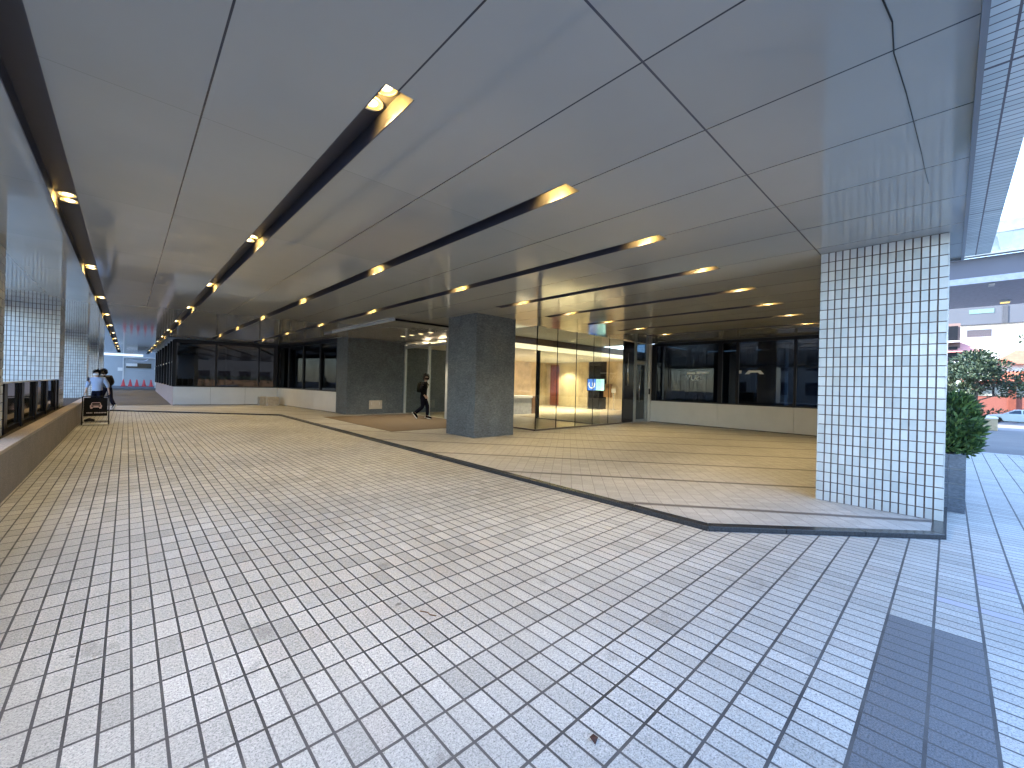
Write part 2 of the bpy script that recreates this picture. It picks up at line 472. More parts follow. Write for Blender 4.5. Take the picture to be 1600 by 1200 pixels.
# ---- twin downlights in the troughs (each lit)
spot = bpy.data.lights.new("downlight_beam", 'SPOT')
spot.energy = SPOT_W; spot.color = LAMP_COL; spot.spot_size = rad(104); spot.spot_blend = 1.0; spot.shadow_soft_size = 0.05
spill = bpy.data.lights.new("downlight_spill", 'SPOT')
spill.energy = 2.6; spill.color = (1.0, 0.60, 0.13); spill.spot_size = rad(135); spill.spot_blend = 0.5; spill.shadow_soft_size = 0.02
proto = None
for k in range(9):
    xc = XR[k]-TW/2
    ys = [2.86+4.25*i for i in range(12) if 2.86+4.25*i < TY1[k]-0.3]
    for i, yc in enumerate(ys):
        if proto is None:
            proto = thing("twin_downlight", "", "downlight", (0, 0, 0))
            for s in (-1, 1):
                c = (0, 0.115*s, 0)
                r = MB().lathe([(0.085, -0.004), (0.085, -0.012), (0.073, -0.012), (0.073, -0.004)], c, 24, cap=False).build("ring", M['ring'], proto, smooth=True, local=True)
                MB().lathe([(0.072, -0.006), (0.05, -0.002)], c, 24, cap=False).build("reflector", M['reflector'], r, local=True)
                MB().lathe([(0.047, -0.003), (0.03, -0.016), (0.006, -0.022)], c, 20).build("bulb", M['lamp'], r, smooth=True, local=True)
            lo = bpy.data.objects.new("beam", spot); COL.objects.link(lo); lo.parent = proto; lo.location = (0, 0, -0.03)
            lo = bpy.data.objects.new("spill", spill); COL.objects.link(lo); lo.parent = proto; lo.location = (0.02, 0, -0.045)
            o = proto
        else: o = copy_tree(proto)
        o.location = (xc, yc, ZC+TD)
        for ch in o.children:
            if ch.type == 'LIGHT' and ch.data == spill:      # sideways spill of the lamps on to the trough wall
                sgn = -1 if k == 0 else 1
                ch.location = (-0.055*sgn, 0, -0.05)
                ch.rotation_euler = Vector((-sgn, 0, 0.45)).to_track_quat('Z', 'Y').to_euler()
        where = "nearest" if i == 0 else ("farthest" if i == len(ys)-1 else f"{ORD[i]} along")
        tag(o, f"warm twin downlight, {where} in the {ORD[k]} ceiling trough from the planter", "downlight", "warm twin downlights in the ceiling troughs")

# ============================================================ THE BUILDING ABOVE
bld = thing("office_building", "office block above the drive, tile clad soffit edge over the street side", "building", (7, 20, 3.5))
MB().prism([(XL0, -0.36), (9.1, -0.36), (9.1, 1.255), (17.6, 1.255), (17.6, 51.2), (XL0, 51.2)], 3.76, 62.0).build("upper_storeys", mat_tilesmooth("white_tile_wall", (0.66, 0.69, 0.69), 0.077, 0.132, (0.12, 0.09, 0.08), 'x'), bld)  # unseen height raised so its shadow covers the street
def mat_soffit():
    k = NT("soffit_tile"); p, s = k.pos()
    j = k.line(s[0], 0.077, 0.02, 0.005); j2 = k.line(s[1], 0.155, -0.225, 0.006)
    w = k.white(k.combine(k.cell(s[0], 0.077, 0.02), k.cell(s[1], 0.155, -0.225), 0.5))
    base = k.ramp(w, [(0, (0.56, 0.6, 0.6)), (1, (0.68, 0.71, 0.71))])
    j3 = k.line(s[0], 3.08, 3.94, 0.012)
    k.bump(k.math('MULTIPLY', j, -1.0), 0.4, 0.005)
    c = k.mix(k.math('MAXIMUM', j, k.math('MAXIMUM', j2, j3)), base, (0.10, 0.075, 0.085))
    return k.done(c, 0.3)
so = MB()
so.box(XL0, -0.37, 3.62, 9.1, -0.105, 3.752)
so.build("tiled_soffit", mat_soffit(), bld)
MB().box(XL0, -0.105, ZC-0.03, 8.52, YE-0.001, 3.75).build("edge_fascia", plain("grey_metal_trim", (0.17, 0.18, 0.21), 0.3, var=0.05), bld)
MB().box(8.495, YE-0.001, ZC-0.03, 8.52, 1.27, 3.75).build("end_fascia", plain("grey_metal_trim", (0.2, 0.21, 0.23), 0.3, var=0.05), bld)
MB().box(8.36, 1.08, 0.0, 17.3, 1.26, 3.75).build("street_wall", mat_tilesmooth("street_wall_tile", (0.66, 0.69, 0.69), 0.077, 0.132, (0.12, 0.09, 0.08), 'x'), bld)
MB().box(XL0-0.04, -0.36, 3.3, XL0, 51.2, 3.76).build("side_fascia", M['alu'], bld)
# hairline crack of sealant on the ceiling by the street edge
ck = MB()
pts = [(2.3, 0.262), (2.66, 0.255), (2.85, 0.235), (3.12, 0.248), (3.6, 0.222), (4.05, 0.205), (4.6, 0.186), (4.94, 0.178), (5.3, 0.165)]
for i in range(len(pts)-1):
    ck.seg(pts[i], pts[i+1], 0.008*(1-i/11), ZC-0.003, ZC-0.0005)
ck.build("sealant_line", M['black'], bld)

# ============================================================ TILED PILLARS
def tiled_pillar(label, x0, y0, x1, y1, z0, ncol_y, ncol_x, side_brown=False, group=None):
    t = thing("tiled_pillar", label, "pillar", ((x0+x1)/2, (y0+y1)/2, z0), group)
    g = 0.012
    MB().box(x0+g, y0+g, z0, x1-g, y1-g, ZC).build("core", M['mortar'], t)
    rows = round((ZC-z0)/0.1315); ph = (ZC-z0)/rows
    m = MB(); rj = random.Random(int(y0*100)+5)
    def face(ax, c, a0, a1, n, out):
        p = (a1-a0)/n
        for i in range(n):
            for r in range(rows):
                u0, u1 = a0+i*p+0.0075, a0+(i+1)*p-0.0075
                if i == 0: u0 = a0+0.001
                if i == n-1: u1 = a1-0.001
                w0, w1 = z0+r*ph+0.006, z0+(r+1)*ph-0.006
                d0, d1 = (c, c+g-0.002) if out < 0 else (c-g+0.002, c)
                n0 = len(m.v)
                if ax == 'x': m.box(d0, u0, w0, d1, u1, w1)
                else: m.box(u0, d0, w0, u1, d1, w1)
                tu, tw = rj.uniform(-0.0011, 0.0011), rj.uniform(-0.0011, 0.0011); oc = c
                for q in range(n0, n0+8):
                    p_ = list(m.v[q]); ai = 0 if ax == 'x' else 1
                    if abs(p_[ai]-oc) < 1e-6:
                        uu = (p_[1-ai]-u0)/(u1-u0)-0.5; ww = (p_[2]-w0)/(w1-w0)-0.5
                        p_[ai] += -abs(0)*out+(-out)*0.0016+tu*uu*2+tw*ww*2
                        m.v[q] = tuple(p_)
    face('x', x0, y0+0.01, y1-0.01, ncol_y, -1); face('x', x1, y0+0.01, y1-0.01, ncol_y, 1)
    face('y', y0, x0+0.01, x1-0.01, ncol_x, -1); face('y', y1, x0+0.01, x1-0.01, ncol_x, 1)
    # corner pieces
    for cx, sx in ((x0, 1), (x1, -1)):
        for cy, sy in ((y0, 1), (y1, -1)):
            for r in range(rows):
                w0, w1 = z0+r*ph+0.006, z0+(r+1)*ph-0.006
                m.box(min(cx, cx+sx*0.0125), min(cy, cy+sy*0.0125), w0, max(cx, cx+sx*0.0125), max(cy, cy+sy*0.0125), w1)
    m.build("glazed_tiles", M['tile'], t)
    return t
tiled_pillar("large white tiled pillar on the black kerb by the street corner", 7.04, 0.03, 8.3, 1.26, ZI, 16, 16)
for lab, y0 in (("white tiled pillar at the near end of the black glass screens, mostly out of view", 8.9), ("white tiled pillar standing just past the black glass screen behind the planter", 17.40),
                ("narrow looking white tiled pillar just behind the two walking people", 28.3), ("distant white tiled pillar, second beyond the walking people", 38.2), ("farthest white tiled pillar beside the yard wall", 46.6)):
    tiled_pillar(lab, -2.55, y0, -1.42, y0+1.27, 0.0, 16, 15, group="white tiled pillars along the planter side")

# ============================================================ STONE PILLARS AND WALL
t = thing("stone_pillar", "square blue grey slate pillar standing alone on the island between mat and glass entrance", "pillar", (7.64, 9.5, ZI))
MB().box(6.91, 8.83, ZI, 8.37, 10.17, ZC).build("shaft", M['stone'], t, bevel=0.004)
MB().box(6.93, 8.85, ZI-0.01, 8.35, 10.15, ZI+0.012).build("base_joint", M['black'], t)
t = thing("stone_pillar", "broad dark slate pier with pale service panel beside the doormat", "pillar", (8.3, 18.5, ZI))
MB().box(6.96, 17.9, ZI, 9.72, 19.14, ZC).build("shaft", M['stone'], t, bevel=0.004)
pn = MB().box(7.98, 17.885, 0.27, 8.59, 17.9, 0.66).build("service_panel", plain("beige_panel", (0.50, 0.45, 0.38), 0.5, var=0.08), t)
MB().box(8.08, 17.88, 0.45, 8.10, 17.886, 0.58).box(8.45, 17.88, 0.45, 8.47, 17.886, 0.58).build("latch", M['alu'], pn)

# canopy over the mat
t = thing("entrance_canopy", "low flat canopy with small downlights above the brown doormat", "canopy", (7.8, 14.3, 3.4))
MB().box(5.95, 11.66, 3.415, 9.7, 17.895, ZC-0.002).build("soffit", plain("canopy_grey", (0.30, 0.30, 0.30), 0.14, var=0.05), t)
MB().box(5.925, 11.63, 3.405, 5.95, 16.9, ZC-0.003).build("side_trim", M['alu_light'], t)
MB().box(5.95, 11.63, 3.405, 9.7, 11.66, ZC-0.003).build("front_trim", M['black'], t)  # black stands in for the shade on this front edge
def small_downlights(pts, z, group, labels, watts, cat="downlight"):
    sd = bpy.data.lights.new("small_beam", 'SPOT'); sd.energy = watts; sd.color = (1.0, 0.82, 0.56); sd.spot_size = rad(110); sd.spot_blend = 0.5; sd.shadow_soft_size = 0.05
    first = None
    for (x, y), lab in zip(pts, labels):
        if first is None:
            first = o = thing("small_downlight", lab, cat, (0, 0, 0), group)
            r = MB().lathe([(0.11, 0.0), (0.11, -0.012), (0.09, -0.012), (0.09, 0.0)], n=20, cap=False).build("ring", M['ring'], o, local=True)
            MB().lathe([(0.09, -0.002), (0.05, -0.010), (0.01, -0.014)], n=20).build("bulb", M['lamp2'], r, local=True)
            lo = bpy.data.objects.new("beam", sd); COL.objects.link(lo); lo.parent = o; lo.location = (0, 0, -0.03)
        else: o = copy_tree(first)
        o.location = (x, y, z); o['label'] = lab
M['lamp2'] = emit("small_lamp_glow", (1.0, 0.80, 0.42), 0.5)
cl = [(8.27, 15.45), (8.27, 14.75), (8.27, 14.05), (8.27, 13.35)]
small_downlights(cl, 3.414, "downlights under the entrance canopy", [f"small round downlight under the canopy above the doormat, {ORD[i]} of four from the slate pier" for i in range(4)], 16)

# doormat
tag(MB().box(5.75, 11.32, ZI, 9.66, 17.2, ZI+0.008).build("doormat", M['carpet']), "large brown doormat laid flat under the canopy", "doormat")

# ============================================================ WINDOW WALLS
def window_wall(label, a, b, h0, h1, mull, inset_mat=M['dark_glass'], joints=(), wide=(), top_band=0.07):
    """low grey base and tall dark glazing along plan segment a-b; room side is to the left of a->b"""
    a2, b2 = Vector(a), Vector(b); L = (b2-a2).length; d = (b2-a2)/L
    t = thing("window_wall", label, "window wall", (*((a2+b2)/2), ZI))
    base = MB(); cuts = [0]+list(joints)+[L]
    for i in range(len(cuts)-1):
        base.seg(tuple(a2+d*(cuts[i]+0.004)), tuple(a2+d*(cuts[i+1]-0.004)), 0.12, ZI+0.02, h0, 0.06)
    base.build("base_panel", M['alu'], t, bevel=0.004)
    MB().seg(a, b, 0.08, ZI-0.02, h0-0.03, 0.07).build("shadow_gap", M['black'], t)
    fr = MB(); fr.seg(a, b, 0.10, h0, h0+0.05, 0.10); fr.seg(a, b, 0.10, h1-top_band, ZC, 0.10)
    fr.build("frame", M['black'], t)
    for s, w in mull:
        MB().seg(tuple(a2+d*(s-w/2)), tuple(a2+d*(s+w/2)), 0.12, h0+0.05, h1-top_band, 0.10).build("mullion", M['black'], t)
    ms = [0]+[s for s, w in mull if 0.05 < s < L-0.05]+[L]
    for i in range(len(ms)-1):
        if ms[i+1]-ms[i] < 0.1: continue
        MB().seg(tuple(a2+d*(ms[i]+0.02)), tuple(a2+d*(ms[i+1]-0.02)), 0.012, h0+0.05, h1-top_band, 0.10).build("pane", inset_mat, t)
    return t
c0, c1, c2 = (1.73, 27.35), (6.34, 26.6), (6.96, 19.14)
window_wall("dark window front with plain grey base across the far end of the island", c0, c1, 1.0, 3.36, [(0.05, 0.1), (1.78, 0.09), (3.75, 0.05), (4.56, 0.2)], joints=(1.56, 3.12))
window_wall("dark window front of narrow panes beside the broad slate pier", c1, c2, 1.0, 3.36, [(0.12, 0.24), (1.55, 0.14), (3.55, 0.14), (5.6, 0.14), (7.4, 0.08)], joints=(2.5, 5.0))
c3, c4 = (16.9, 9.05), (16.9, 1.3)
window_wall("dark blue window front with three grey base panels right of the glass door", c3, c4, 0.97, 3.42, [(0.10, 0.2), (2.87, 0.16), (3.5, 0.1), (5.35, 0.08), (7.7, 0.1)], joints=(2.83, 5.35))
# sign reflection put in as solid white letters and bars, reading backwards
w3 = [o for o in COL.objects if o.name.startswith('window_wall') and o.parent is None][-1]
fc = bpy.data.curves.new("reflected_lettering", 'FONT'); fc.body = "ISUV"; fc.size = 0.30; fc.extrude = 0.002
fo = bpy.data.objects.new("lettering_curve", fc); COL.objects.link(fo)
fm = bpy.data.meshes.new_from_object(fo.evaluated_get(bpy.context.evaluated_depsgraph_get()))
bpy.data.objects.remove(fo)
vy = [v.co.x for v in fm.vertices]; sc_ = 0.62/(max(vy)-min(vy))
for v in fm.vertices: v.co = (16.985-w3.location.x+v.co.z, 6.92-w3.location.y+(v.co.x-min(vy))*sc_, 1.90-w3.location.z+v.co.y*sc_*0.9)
fm.materials.clear(); fm.materials.append(plain("reflection_white", (0.8, 0.82, 0.82), 0.5, var=0.02))
lo_ = bpy.data.objects.new("reflected_lettering", fm); COL.objects.link(lo_); lo_.parent = w3
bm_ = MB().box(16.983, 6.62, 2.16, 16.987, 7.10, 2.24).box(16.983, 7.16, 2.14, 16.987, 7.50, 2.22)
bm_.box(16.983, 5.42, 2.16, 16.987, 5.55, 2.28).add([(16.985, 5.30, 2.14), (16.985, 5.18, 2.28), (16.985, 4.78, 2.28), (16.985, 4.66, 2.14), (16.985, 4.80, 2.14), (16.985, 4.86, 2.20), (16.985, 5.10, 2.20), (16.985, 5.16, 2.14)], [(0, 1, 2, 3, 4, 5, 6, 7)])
bm_.build("reflected_bars", fm.materials[0], w3)
# rooms behind the dark windows
r1 = thing("office_room", "dim office room behind the dark window fronts at the far end", "room", (9, 28, 0))
MB().prism([(1.9, 27.5), (6.5, 26.8), (7.1, 19.3), (12, 19.3), (12, 33), (1.9, 33)], 0.0, 0.06).build("floor", M['inner_wall'], r1)
MB().prism([(1.9, 27.5), (6.5, 26.8), (7.1, 19.3), (12, 19.3), (12, 33), (1.9, 33)], ZC+0.01, ZC+0.04).build("ceiling", M['inner_wall'], r1)
MB().box(12, 19.15, 0, 12.1, 33, ZC).box(2.0, 33, 0, 12.1, 33.1, ZC).build("back_wall", M['inner_wall'], r1)
MB().box(10.2, 24, 0.06, 10.6, 24.5, ZC).box(4.4, 30.2, 0.06, 4.8, 30.6, ZC).build("column", M['white'], r1)
for i in range(4):
    cu = MB()
    cx = 7.55+0.0*i
    y0 = 20.3+1.75*i
    for q in range(8):
        cu.box(cx+0.05*(q % 2), y0+q*0.09, 0.1, cx+0.06+0.05*(q % 2), y0+q*0.09+0.088, 3.3)
    cu.build("curtain", M['curtain'], r1)
r2 = thing("office_room", "dim blue office room behind the window front by the glass door", "room", (19.5, 5.2, 0))
MB().box(17.05, 1.28, 0.0, 22, 9.0, 0.06).build("floor", M['inner_wall'], r2)
MB().box(17.05, 1.28, ZC+0.01, 22, 9.0, ZC+0.04).build("ceiling", M['inner_wall'], r2)
MB().box(22, 1.28, 0, 22.1, 9.0, ZC).box(17.05, 9.0, 0, 22.1, 9.1, ZC).build("back_wall", M['inner_wall'], r2)
MB().box(18.4, 7.6, 0.06, 18.52, 7.72, ZC).box(19.5, 4.6, 0.06, 20.0, 5.1, ZC).build("column", M['white'], r2)
MB().box(17.25, 8.5, 0.9, 17.3, 8.58, 3.4).build("blind_cord", M['warm_panel'], r2)
for (y0, n, x) in ((7.0, 10, 17.7), (5.3, 6, 18.2), (1.6, 14, 17.6)):
    cu = MB()
    for q in range(n):
        cu.box(x+0.05*(q % 2), y0+q*0.09, 0.1, x+0.06+0.05*(q % 2), y0+q*0.09+0.088, 3.3)
    cu.build("curtain", M['curtain'], r2)

# side front with black fins running away toward the yard
t = thing("fin_wall", "row of tall black fins in front of pale glazing toward the yard", "window wall", (1.75, 35, 0))
MB().box(1.75, 27.45, 0, 2.05, 45.5, 1.0).build("low_wall", plain("pinkish_wall", (0.45, 0.36, 0.35), 0.6, var=0.08), t)
for i, y in enumerate((27.9, 29.6, 31.6, 34.3, 37.0, 40.0, 42.7, 45.4)):
    MB().box(1.70, y-0.10, 1.0, 2.0, y+0.10, ZC-0.002).build("fin", M['black'], t)
MB().box(1.86, 27.4, 1.0, 1.9, 45.5, ZC-0.003).build("glazing", glass("pale_glass", (0.75, 0.8, 0.85)), t)
MB().box(1.78, 27.4, 2.28, 1.84, 45.5, 2.36).build("rail", M['alu'], t)

# ============================================================ GLASS ENTRANCE
t = thing("glass_vestibule", "tall frameless glass vestibule at the lit lobby entrance behind the slate pillar", "entrance", (11.6, 11, ZI))
gx = [9.70, 10.72, 11.77, 12.81, 13.84, 14.86]
for i in range(5):
    MB().box(gx[i]+0.004, 9.194, ZI+0.05, gx[i+1]-0.004, 9.206, ZC).build("pane", M['clear'], t)
    if i: MB().box(gx[i]-0.006, 9.188, ZI+0.05, gx[i]+0.006, 9.212, ZC-0.003).build("joint", M['black'], t)
for y0, y1 in ((9.2, 10.4), (10.4, 11.6), (11.6, 12.8), (12.8, 14.0)):
    MB().box(9.694, y0+0.004, ZI+0.05, 9.706, y1-0.004, ZC).build("pane", M['clear'], t)
MB().box(9.66, 9.16, ZI, 14.86, 9.24, ZI+0.05).box(9.66, 9.24, ZI, 9.74, 14.0, ZI+0.05).build("base_rail", plain("bronze_rail", (0.10, 0.09, 0.085), 0.35), t)
MB().box(9.69, 9.19, ZI+0.05, 9.712, 9.212, ZC-0.003).build("corner_joint", M['dark_panel'], t)
MB().box(9.56, 14.0, ZI, 9.86, 14.22, ZC-0.002).build("post", plain("satin_post", (0.36, 0.38, 0.39), 0.35), t)
for y in (15.72, 17.84):
    MB().box(9.66, y-0.05, ZI, 9.76, y+0.05, 3.3).build("door_post", M['alu_light'], t)
MB().box(9.66, 14.22, 3.12, 9.76, 17.84, 3.22).build("door_head", M['alu_light'], t)
for y0, y1 in ((14.24, 15.66), (15.78, 17.78)):
    MB().box(9.70, y0, ZI+0.02, 9.712, y1, 3.12).build("door_leaf", M['clear'], t)
MB().box(13.36, 9.28, ZI, 13.46, 12.6, ZI+0.04).build("inner_rail", plain("bronze_rail", (0.10, 0.09, 0.085), 0.35), t)
for y0, y1 in ((9.28, 10.9), (10.92, 12.55)):
    MB().box(13.404, y0, ZI+0.04, 13.416, y1, ZC-0.01).build("inner_pane", M['clear'], t)
MB().box(13.34, 12.56, ZI, 13.48, 12.68, ZC-0.01).build("inner_post", M['black'], t)
# side door set
t = thing("side_door", "narrow glass door in a satin frame beside a black gloss panel", "door", (15.9, 9.2, ZI))
MB().box(14.87, 9.17, ZI+0.03, 15.66, 9.23, 3.44).build("gloss_panel", M['dark_panel'], t, bevel=0.004)
MB().tube([(15.1, 9.12, 1.6), (15.1, 9.12, 2.95)], 0.022).tube([(15.1, 9.12, 1.7), (15.1, 9.17, 1.7)], 0.014).tube([(15.1, 9.12, 2.85), (15.1, 9.17, 2.85)], 0.014).build("handle_bar", M['steel'], t, smooth=True)
for x0, x1 in ((15.67, 15.85), (16.70, 16.82)):
    MB().box(x0, 9.15, ZI, x1, 9.27, ZC-0.002).build("frame_post", plain("satin_frame", (0.36, 0.39, 0.41), 0.3, metal=0.3), t)
MB().box(15.85, 9.17, 2.62, 16.70, 9.25, 2.70).build("frame_head", plain("satin_frame", (0.36, 0.39, 0.41), 0.3, metal=0.3), t)
MB().box(15.85, 9.205, 2.70, 16.70, 9.217, ZC-0.01).build("upper_pane", M['dark_glass'], t)
dl = MB().box(15.86, 9.19, ZI+0.02, 15.92, 9.23, 2.6).box(16.63, 9.19, ZI+0.02, 16.69, 9.23, 2.6).box(15.92, 9.19, ZI+0.02, 16.63, 9.23, ZI+0.12).box(15.92, 9.19, 2.52, 16.63, 9.23, 2.6).build("door_leaf", plain("satin_frame", (0.33, 0.36, 0.38), 0.3, metal=0.3), t)
MB().box(15.92, 9.204, ZI+0.12, 16.63, 9.216, 2.52).build("pane", M['dark_glass'], dl)
MB().tube([(16.05, 9.13, 0.9), (16.05, 9.13, 2.2)], 0.018).build("handle", M['steel'], dl, smooth=True)
MB().box(16.84, 9.06, ZI, 16.98, 9.3, ZC-0.003).build("end_post", M['alu'], t)
MB().box(16.825, 9.05, 1.25, 16.845, 9.12, 1.5).build("intercom", M['black'], t)

# lobby
lb = thing("lobby", "warm lit entrance lobby with travertine wall behind the glass vestibule", "lobby", (16, 15, 0))
MB().box(9.78, 9.26, 0.0, 23.2, 21, ZI+0.002).build("floor", M['lobby_floor'], lb)
MB().box(13.6, 9.3, ZI+0.003, 23.0, 13.9, ZI+0.01).build("carpet", plain("olive_carpet", (0.24, 0.19, 0.12), 0.9, var=0.1, scale=30), lb)
MB().box(9.72, 9.21, ZC-0.001, 16.8, 11.75, ZC+0.03).build("vestibule_ceiling", M['inner_ceiling'], lb)
MB().box(9.72, 11.75, 3.2, 23.2, 11.80, ZC+0.03).build("bulkhead", M['wood'], lb)
MB().box(11.0, 11.735, 3.03, 19.4, 11.80, 3.19).box(11.0, 11.80, 3.03, 19.4, 12.1, 3.19).build("light_box", M['glow'], lb)
MB().box(9.72, 11.80, 3.20, 23.2, 21, 3.24).build("lobby_ceiling", M['inner_ceiling'], lb)
MB().box(9.72, 17.9, 0, 12.6, 18.0, 3.42).build("inner_stone_wall", M['stone'], lb)
MB().box(9.78, 21, 0, 23.3, 21.1, 3.24).build("side_wall", M['travertine'], lb)
MB().box(16.9, 9.22, 0, 23.3, 9.3, ZC).build("near_wall", M['inner_wall'], lb)
bw = MB().box(23.2, 9.2, 0, 23.3, 15.6, 3.24).box(23.2, 17.1, 0, 23.3, 17.9, 3.24).box(23.2, 19.7, 0, 23.3, 21, 3.24).build("back_wall", M['travertine'], lb)
MB().box(23.25, 17.9, 0, 23.32, 19.7, 3.24).build("lit_niche", M['warm_panel'], lb)
MB().box(23.31, 15.5, 0, 23.55, 17.2, 3.3).box(23.22, 16.1, 0.05, 23.26, 16.15, 3.2).box(23.22, 16.6, 0.05, 23.26, 16.65, 3.2).build("dark_doorway", M['dark_panel'], lb)
MB().box(23.14, 19.72, 0.05, 23.2, 20.5, 3.05).build("red_door", M['redwood'], lb)
lp = [(17.04, 15.08), (18.75, 15.02), (19.91, 15.16), (20.62, 15.03), (18.07, 15.9), (19.8, 16.77), (20.54, 17.6), (19.06, 18.4), (22.4, 18.8), (14.9, 14.2)]
small_downlights(lp, 3.199, "downlights in the lobby ceiling", ["small round downlight in the ceiling of the lit lobby"]*len(lp), 58)
small_downlights([(11.0, 16.9), (10.4, 15.6), (10.4, 17.0)], 3.414, "downlights behind the glass doors by the mat", [f"small round downlight just behind the glass doors by the mat, {ORD[i]} from the slate wall" for i in (0, 2, 1)], 90)
MB().box(9.72, 11.82, 3.415, 12.6, 17.9, ZC+0.02).build("door_lobby_ceiling", M['inner_ceiling'], lb)

t = thing("reception_counter", "low white reception counter with a brown end block inside the lobby", "counter", (14.8, 15, ZI))
MB().box(14.0, 14.8, ZI, 15.3, 15.4, 0.86).build("front", plain("grey_counter", (0.45, 0.47, 0.5), 0.3), t)
MB().box(13.95, 14.74, 0.86, 15.3, 15.45, 0.98).build("top", M['white'], t)
MB().box(15.3, 14.75, ZI, 15.75, 15.45, 0.95).build("end_block", M['wood'], t)
t = thing("white_column", "slim white column standing behind the reception counter", "column", (15.6, 17.2, ZI))
MB().lathe([(0.26, 0), (0.26, 0.08), (0.22, 0.1), (0.22, 3.15)], (15.6, 17.2, ZI), 24).build("shaft", M['white'], t, smooth=True)
# digital display in the lobby
t = thing("display_screen", "bright blue and white display screen on a two legged stand in the lobby", "screen", (22.4, 15.9, ZI))
MB().box(22.42, 15.2, 1.24, 22.48, 16.58, 2.06).build("casing", M['black'], t)
MB().box(22.412, 15.86, 1.28, 22.42, 16.54, 2.02).build("blue_panel", emit("blue_screen", (0.06, 0.22, 0.9), 0.08), t)
MB().box(22.412, 15.24, 1.28, 22.42, 15.86, 2.02).build("pale_panel", emit("pale_screen", (0.42, 0.85, 0.95), 0.075), t)
sw = MB()
for i in range(14):
    a0, a1 = math.pi*(0.85+1.35*i/14), math.pi*(0.85+1.35*(i+1)/14)
    P = lambda a, r: (22.410, 16.2+r*math.cos(a), 1.66+r*math.sin(a))
    sw.quad(P(a0, 0.2), P(a1, 0.2), P(a1, 0.27), P(a0, 0.27))
sw.box(22.409, 16.12, 1.55, 22.411, 16.17, 1.8)
sw.build("white_emblem", emit("white_emblem", (0.9, 0.95, 1), 0.08), t)
pl = MB()
for i in range(7): pl.box(22.409, 15.35, 1.36+i*0.08, 22.411, 15.72-0.08*(i % 3), 1.375+i*0.08)
pl.build("line_rows", emit("screen_rows", (0.2, 0.6, 0.75), 0.06), t)
MB().tube([(22.46, 16.15, ZI), (22.46, 16.15, 1.25)], 0.03).tube([(22.46, 15.7, ZI), (22.46, 15.7, 1.25)], 0.03).build("stand_legs", M['black'], t)
MB().box(22.2, 15.5, ZI, 22.75, 16.35, ZI+0.03).build("stand_base", M['black'], t)
t = thing("wooden_stand", "tan wooden box on the travertine wall right of the display screen", "box", (23.1, 15.4, 0.85))
MB().box(22.95, 15.14, 0.85, 23.2, 15.64, 1.72).build("case", plain("tan_wood", (0.42, 0.25, 0.12), 0.5, var=0.15, scale=9), t, bevel=0.01)
MB().box(22.94, 15.22, 1.45, 22.952, 15.42, 1.62).build("slot", M['wood'], t)
t = thing("notice_stand", "small pale notice board on a thin pole beside the wooden box", "notice stand", (22.9, 14.85, ZI))
MB().box(22.9, 14.68, 1.15, 22.93, 15.0, 1.42).build("board", M['white'], t)
MB().tube([(22.93, 14.84, ZI), (22.93, 14.84, 1.2)], 0.02).lathe([(0.16, 0), (0.14, 0.03)], (22.93, 14.84, ZI), 16).build("pole", M['steel'], t)

# ============================================================ PLANTER SIDE
t = thing("planter_wall", "low brown granite planter wall with sandy top along the drive", "planter", (-1.2, 10, 0))
MB().box(-1.14, -8, 0, -1.06, 24.4, 0.585).box(-1.44, 24.4, 0, -1.06, 24.5, 0.585).build("front", M['planter_stone'], t)
lg = MB()
for i in range(22):
    lg.box(-1.25, -7.6+i*1.455+0.002, 0.585, -1.05, -7.6+(i+1)*1.455-0.002, 0.63)
lg.build("ledge", M['ledge'], t, bevel=0.006)
MB().box(-2.6, -8, 0, -1.25, 24.4, 0.55).build("soil", M['soil'], t)
t = thing("glass_screen", "low black glass screen with dark posts on the planter, ends at a tiled pillar", "glass screen", (-1.45, 13.8, 0.55))
MB().box(-1.47, 10.18, 0.60, -1.455, 17.38, 1.36).build("dark_pane", M['screen_glass'], t)
MB().box(-1.49, 10.18, 1.36, -1.43, 17.38, 1.385).build("top_rail", M['alu_light'], t)
for y in (10.35, 11.84, 13.43, 14.98, 16.72, 17.33):
    MB().box(-1.45, y-0.12, 0.55, -1.41, y+0.12, 1.36).build("post", M['black'], t)
MB().box(-1.455, 10.18, 0.55, -1.43, 17.38, 0.63).build("bottom_rail", M['black'], t)
# near screen before the first pillar, mostly outside the view is left out

# stone blocks by the far window
t = tag(MB().box(5.33, 25.95, ZI, 5.72, 26.4, 0.52).build("stone_block", M['concrete'], bevel=0.02), "pale square stone block, the smaller one behind, by the far grey wall", "stone block", "stone blocks by the far grey wall")
t = tag(MB().box(5.56, 25.2, ZI, 6.12, 25.65, 0.53).build("stone_block", M['concrete'], bevel=0.02), "pale square stone block, the larger one in front, by the far grey wall", "stone block", "stone blocks by the far grey wall")

# A-frame sign
SY = 18.1
t = thing("folding_sign", "black folding sign board with a pale car picture beside the planter end", "sign", (-0.69, SY, 0))
def inc(z): return SY+0.10*z/0.85*1.0
for s, nm in ((1, "front_frame"), (-1, "rear_frame")):
    m = MB()
    for x in (-0.98, -0.40):
        m.tube([(x, SY-s*0.22+0.0, 0.0), (x, SY-s*0.01, 0.86)], 0.014)
    m.tube([(-0.98, SY-s*0.01, 0.86), (-0.40, SY-s*0.01, 0.86)], 0.014)
    m.tube([(-0.98, SY-s*0.20, 0.09), (-0.40, SY-s*0.20, 0.09)], 0.012)
    m.build(nm, M['black'] if s > 0 else M['steel'], t)
def onp(z, o=0.0): return SY-0.22+0.21*z/0.86-o
def pq(m, x0, x1, z0, z1, o): m.quad((x0, onp(z0, o), z0), (x1, onp(z0, o), z0), (x1, onp(z1, o), z1), (x0, onp(z1, o), z1))
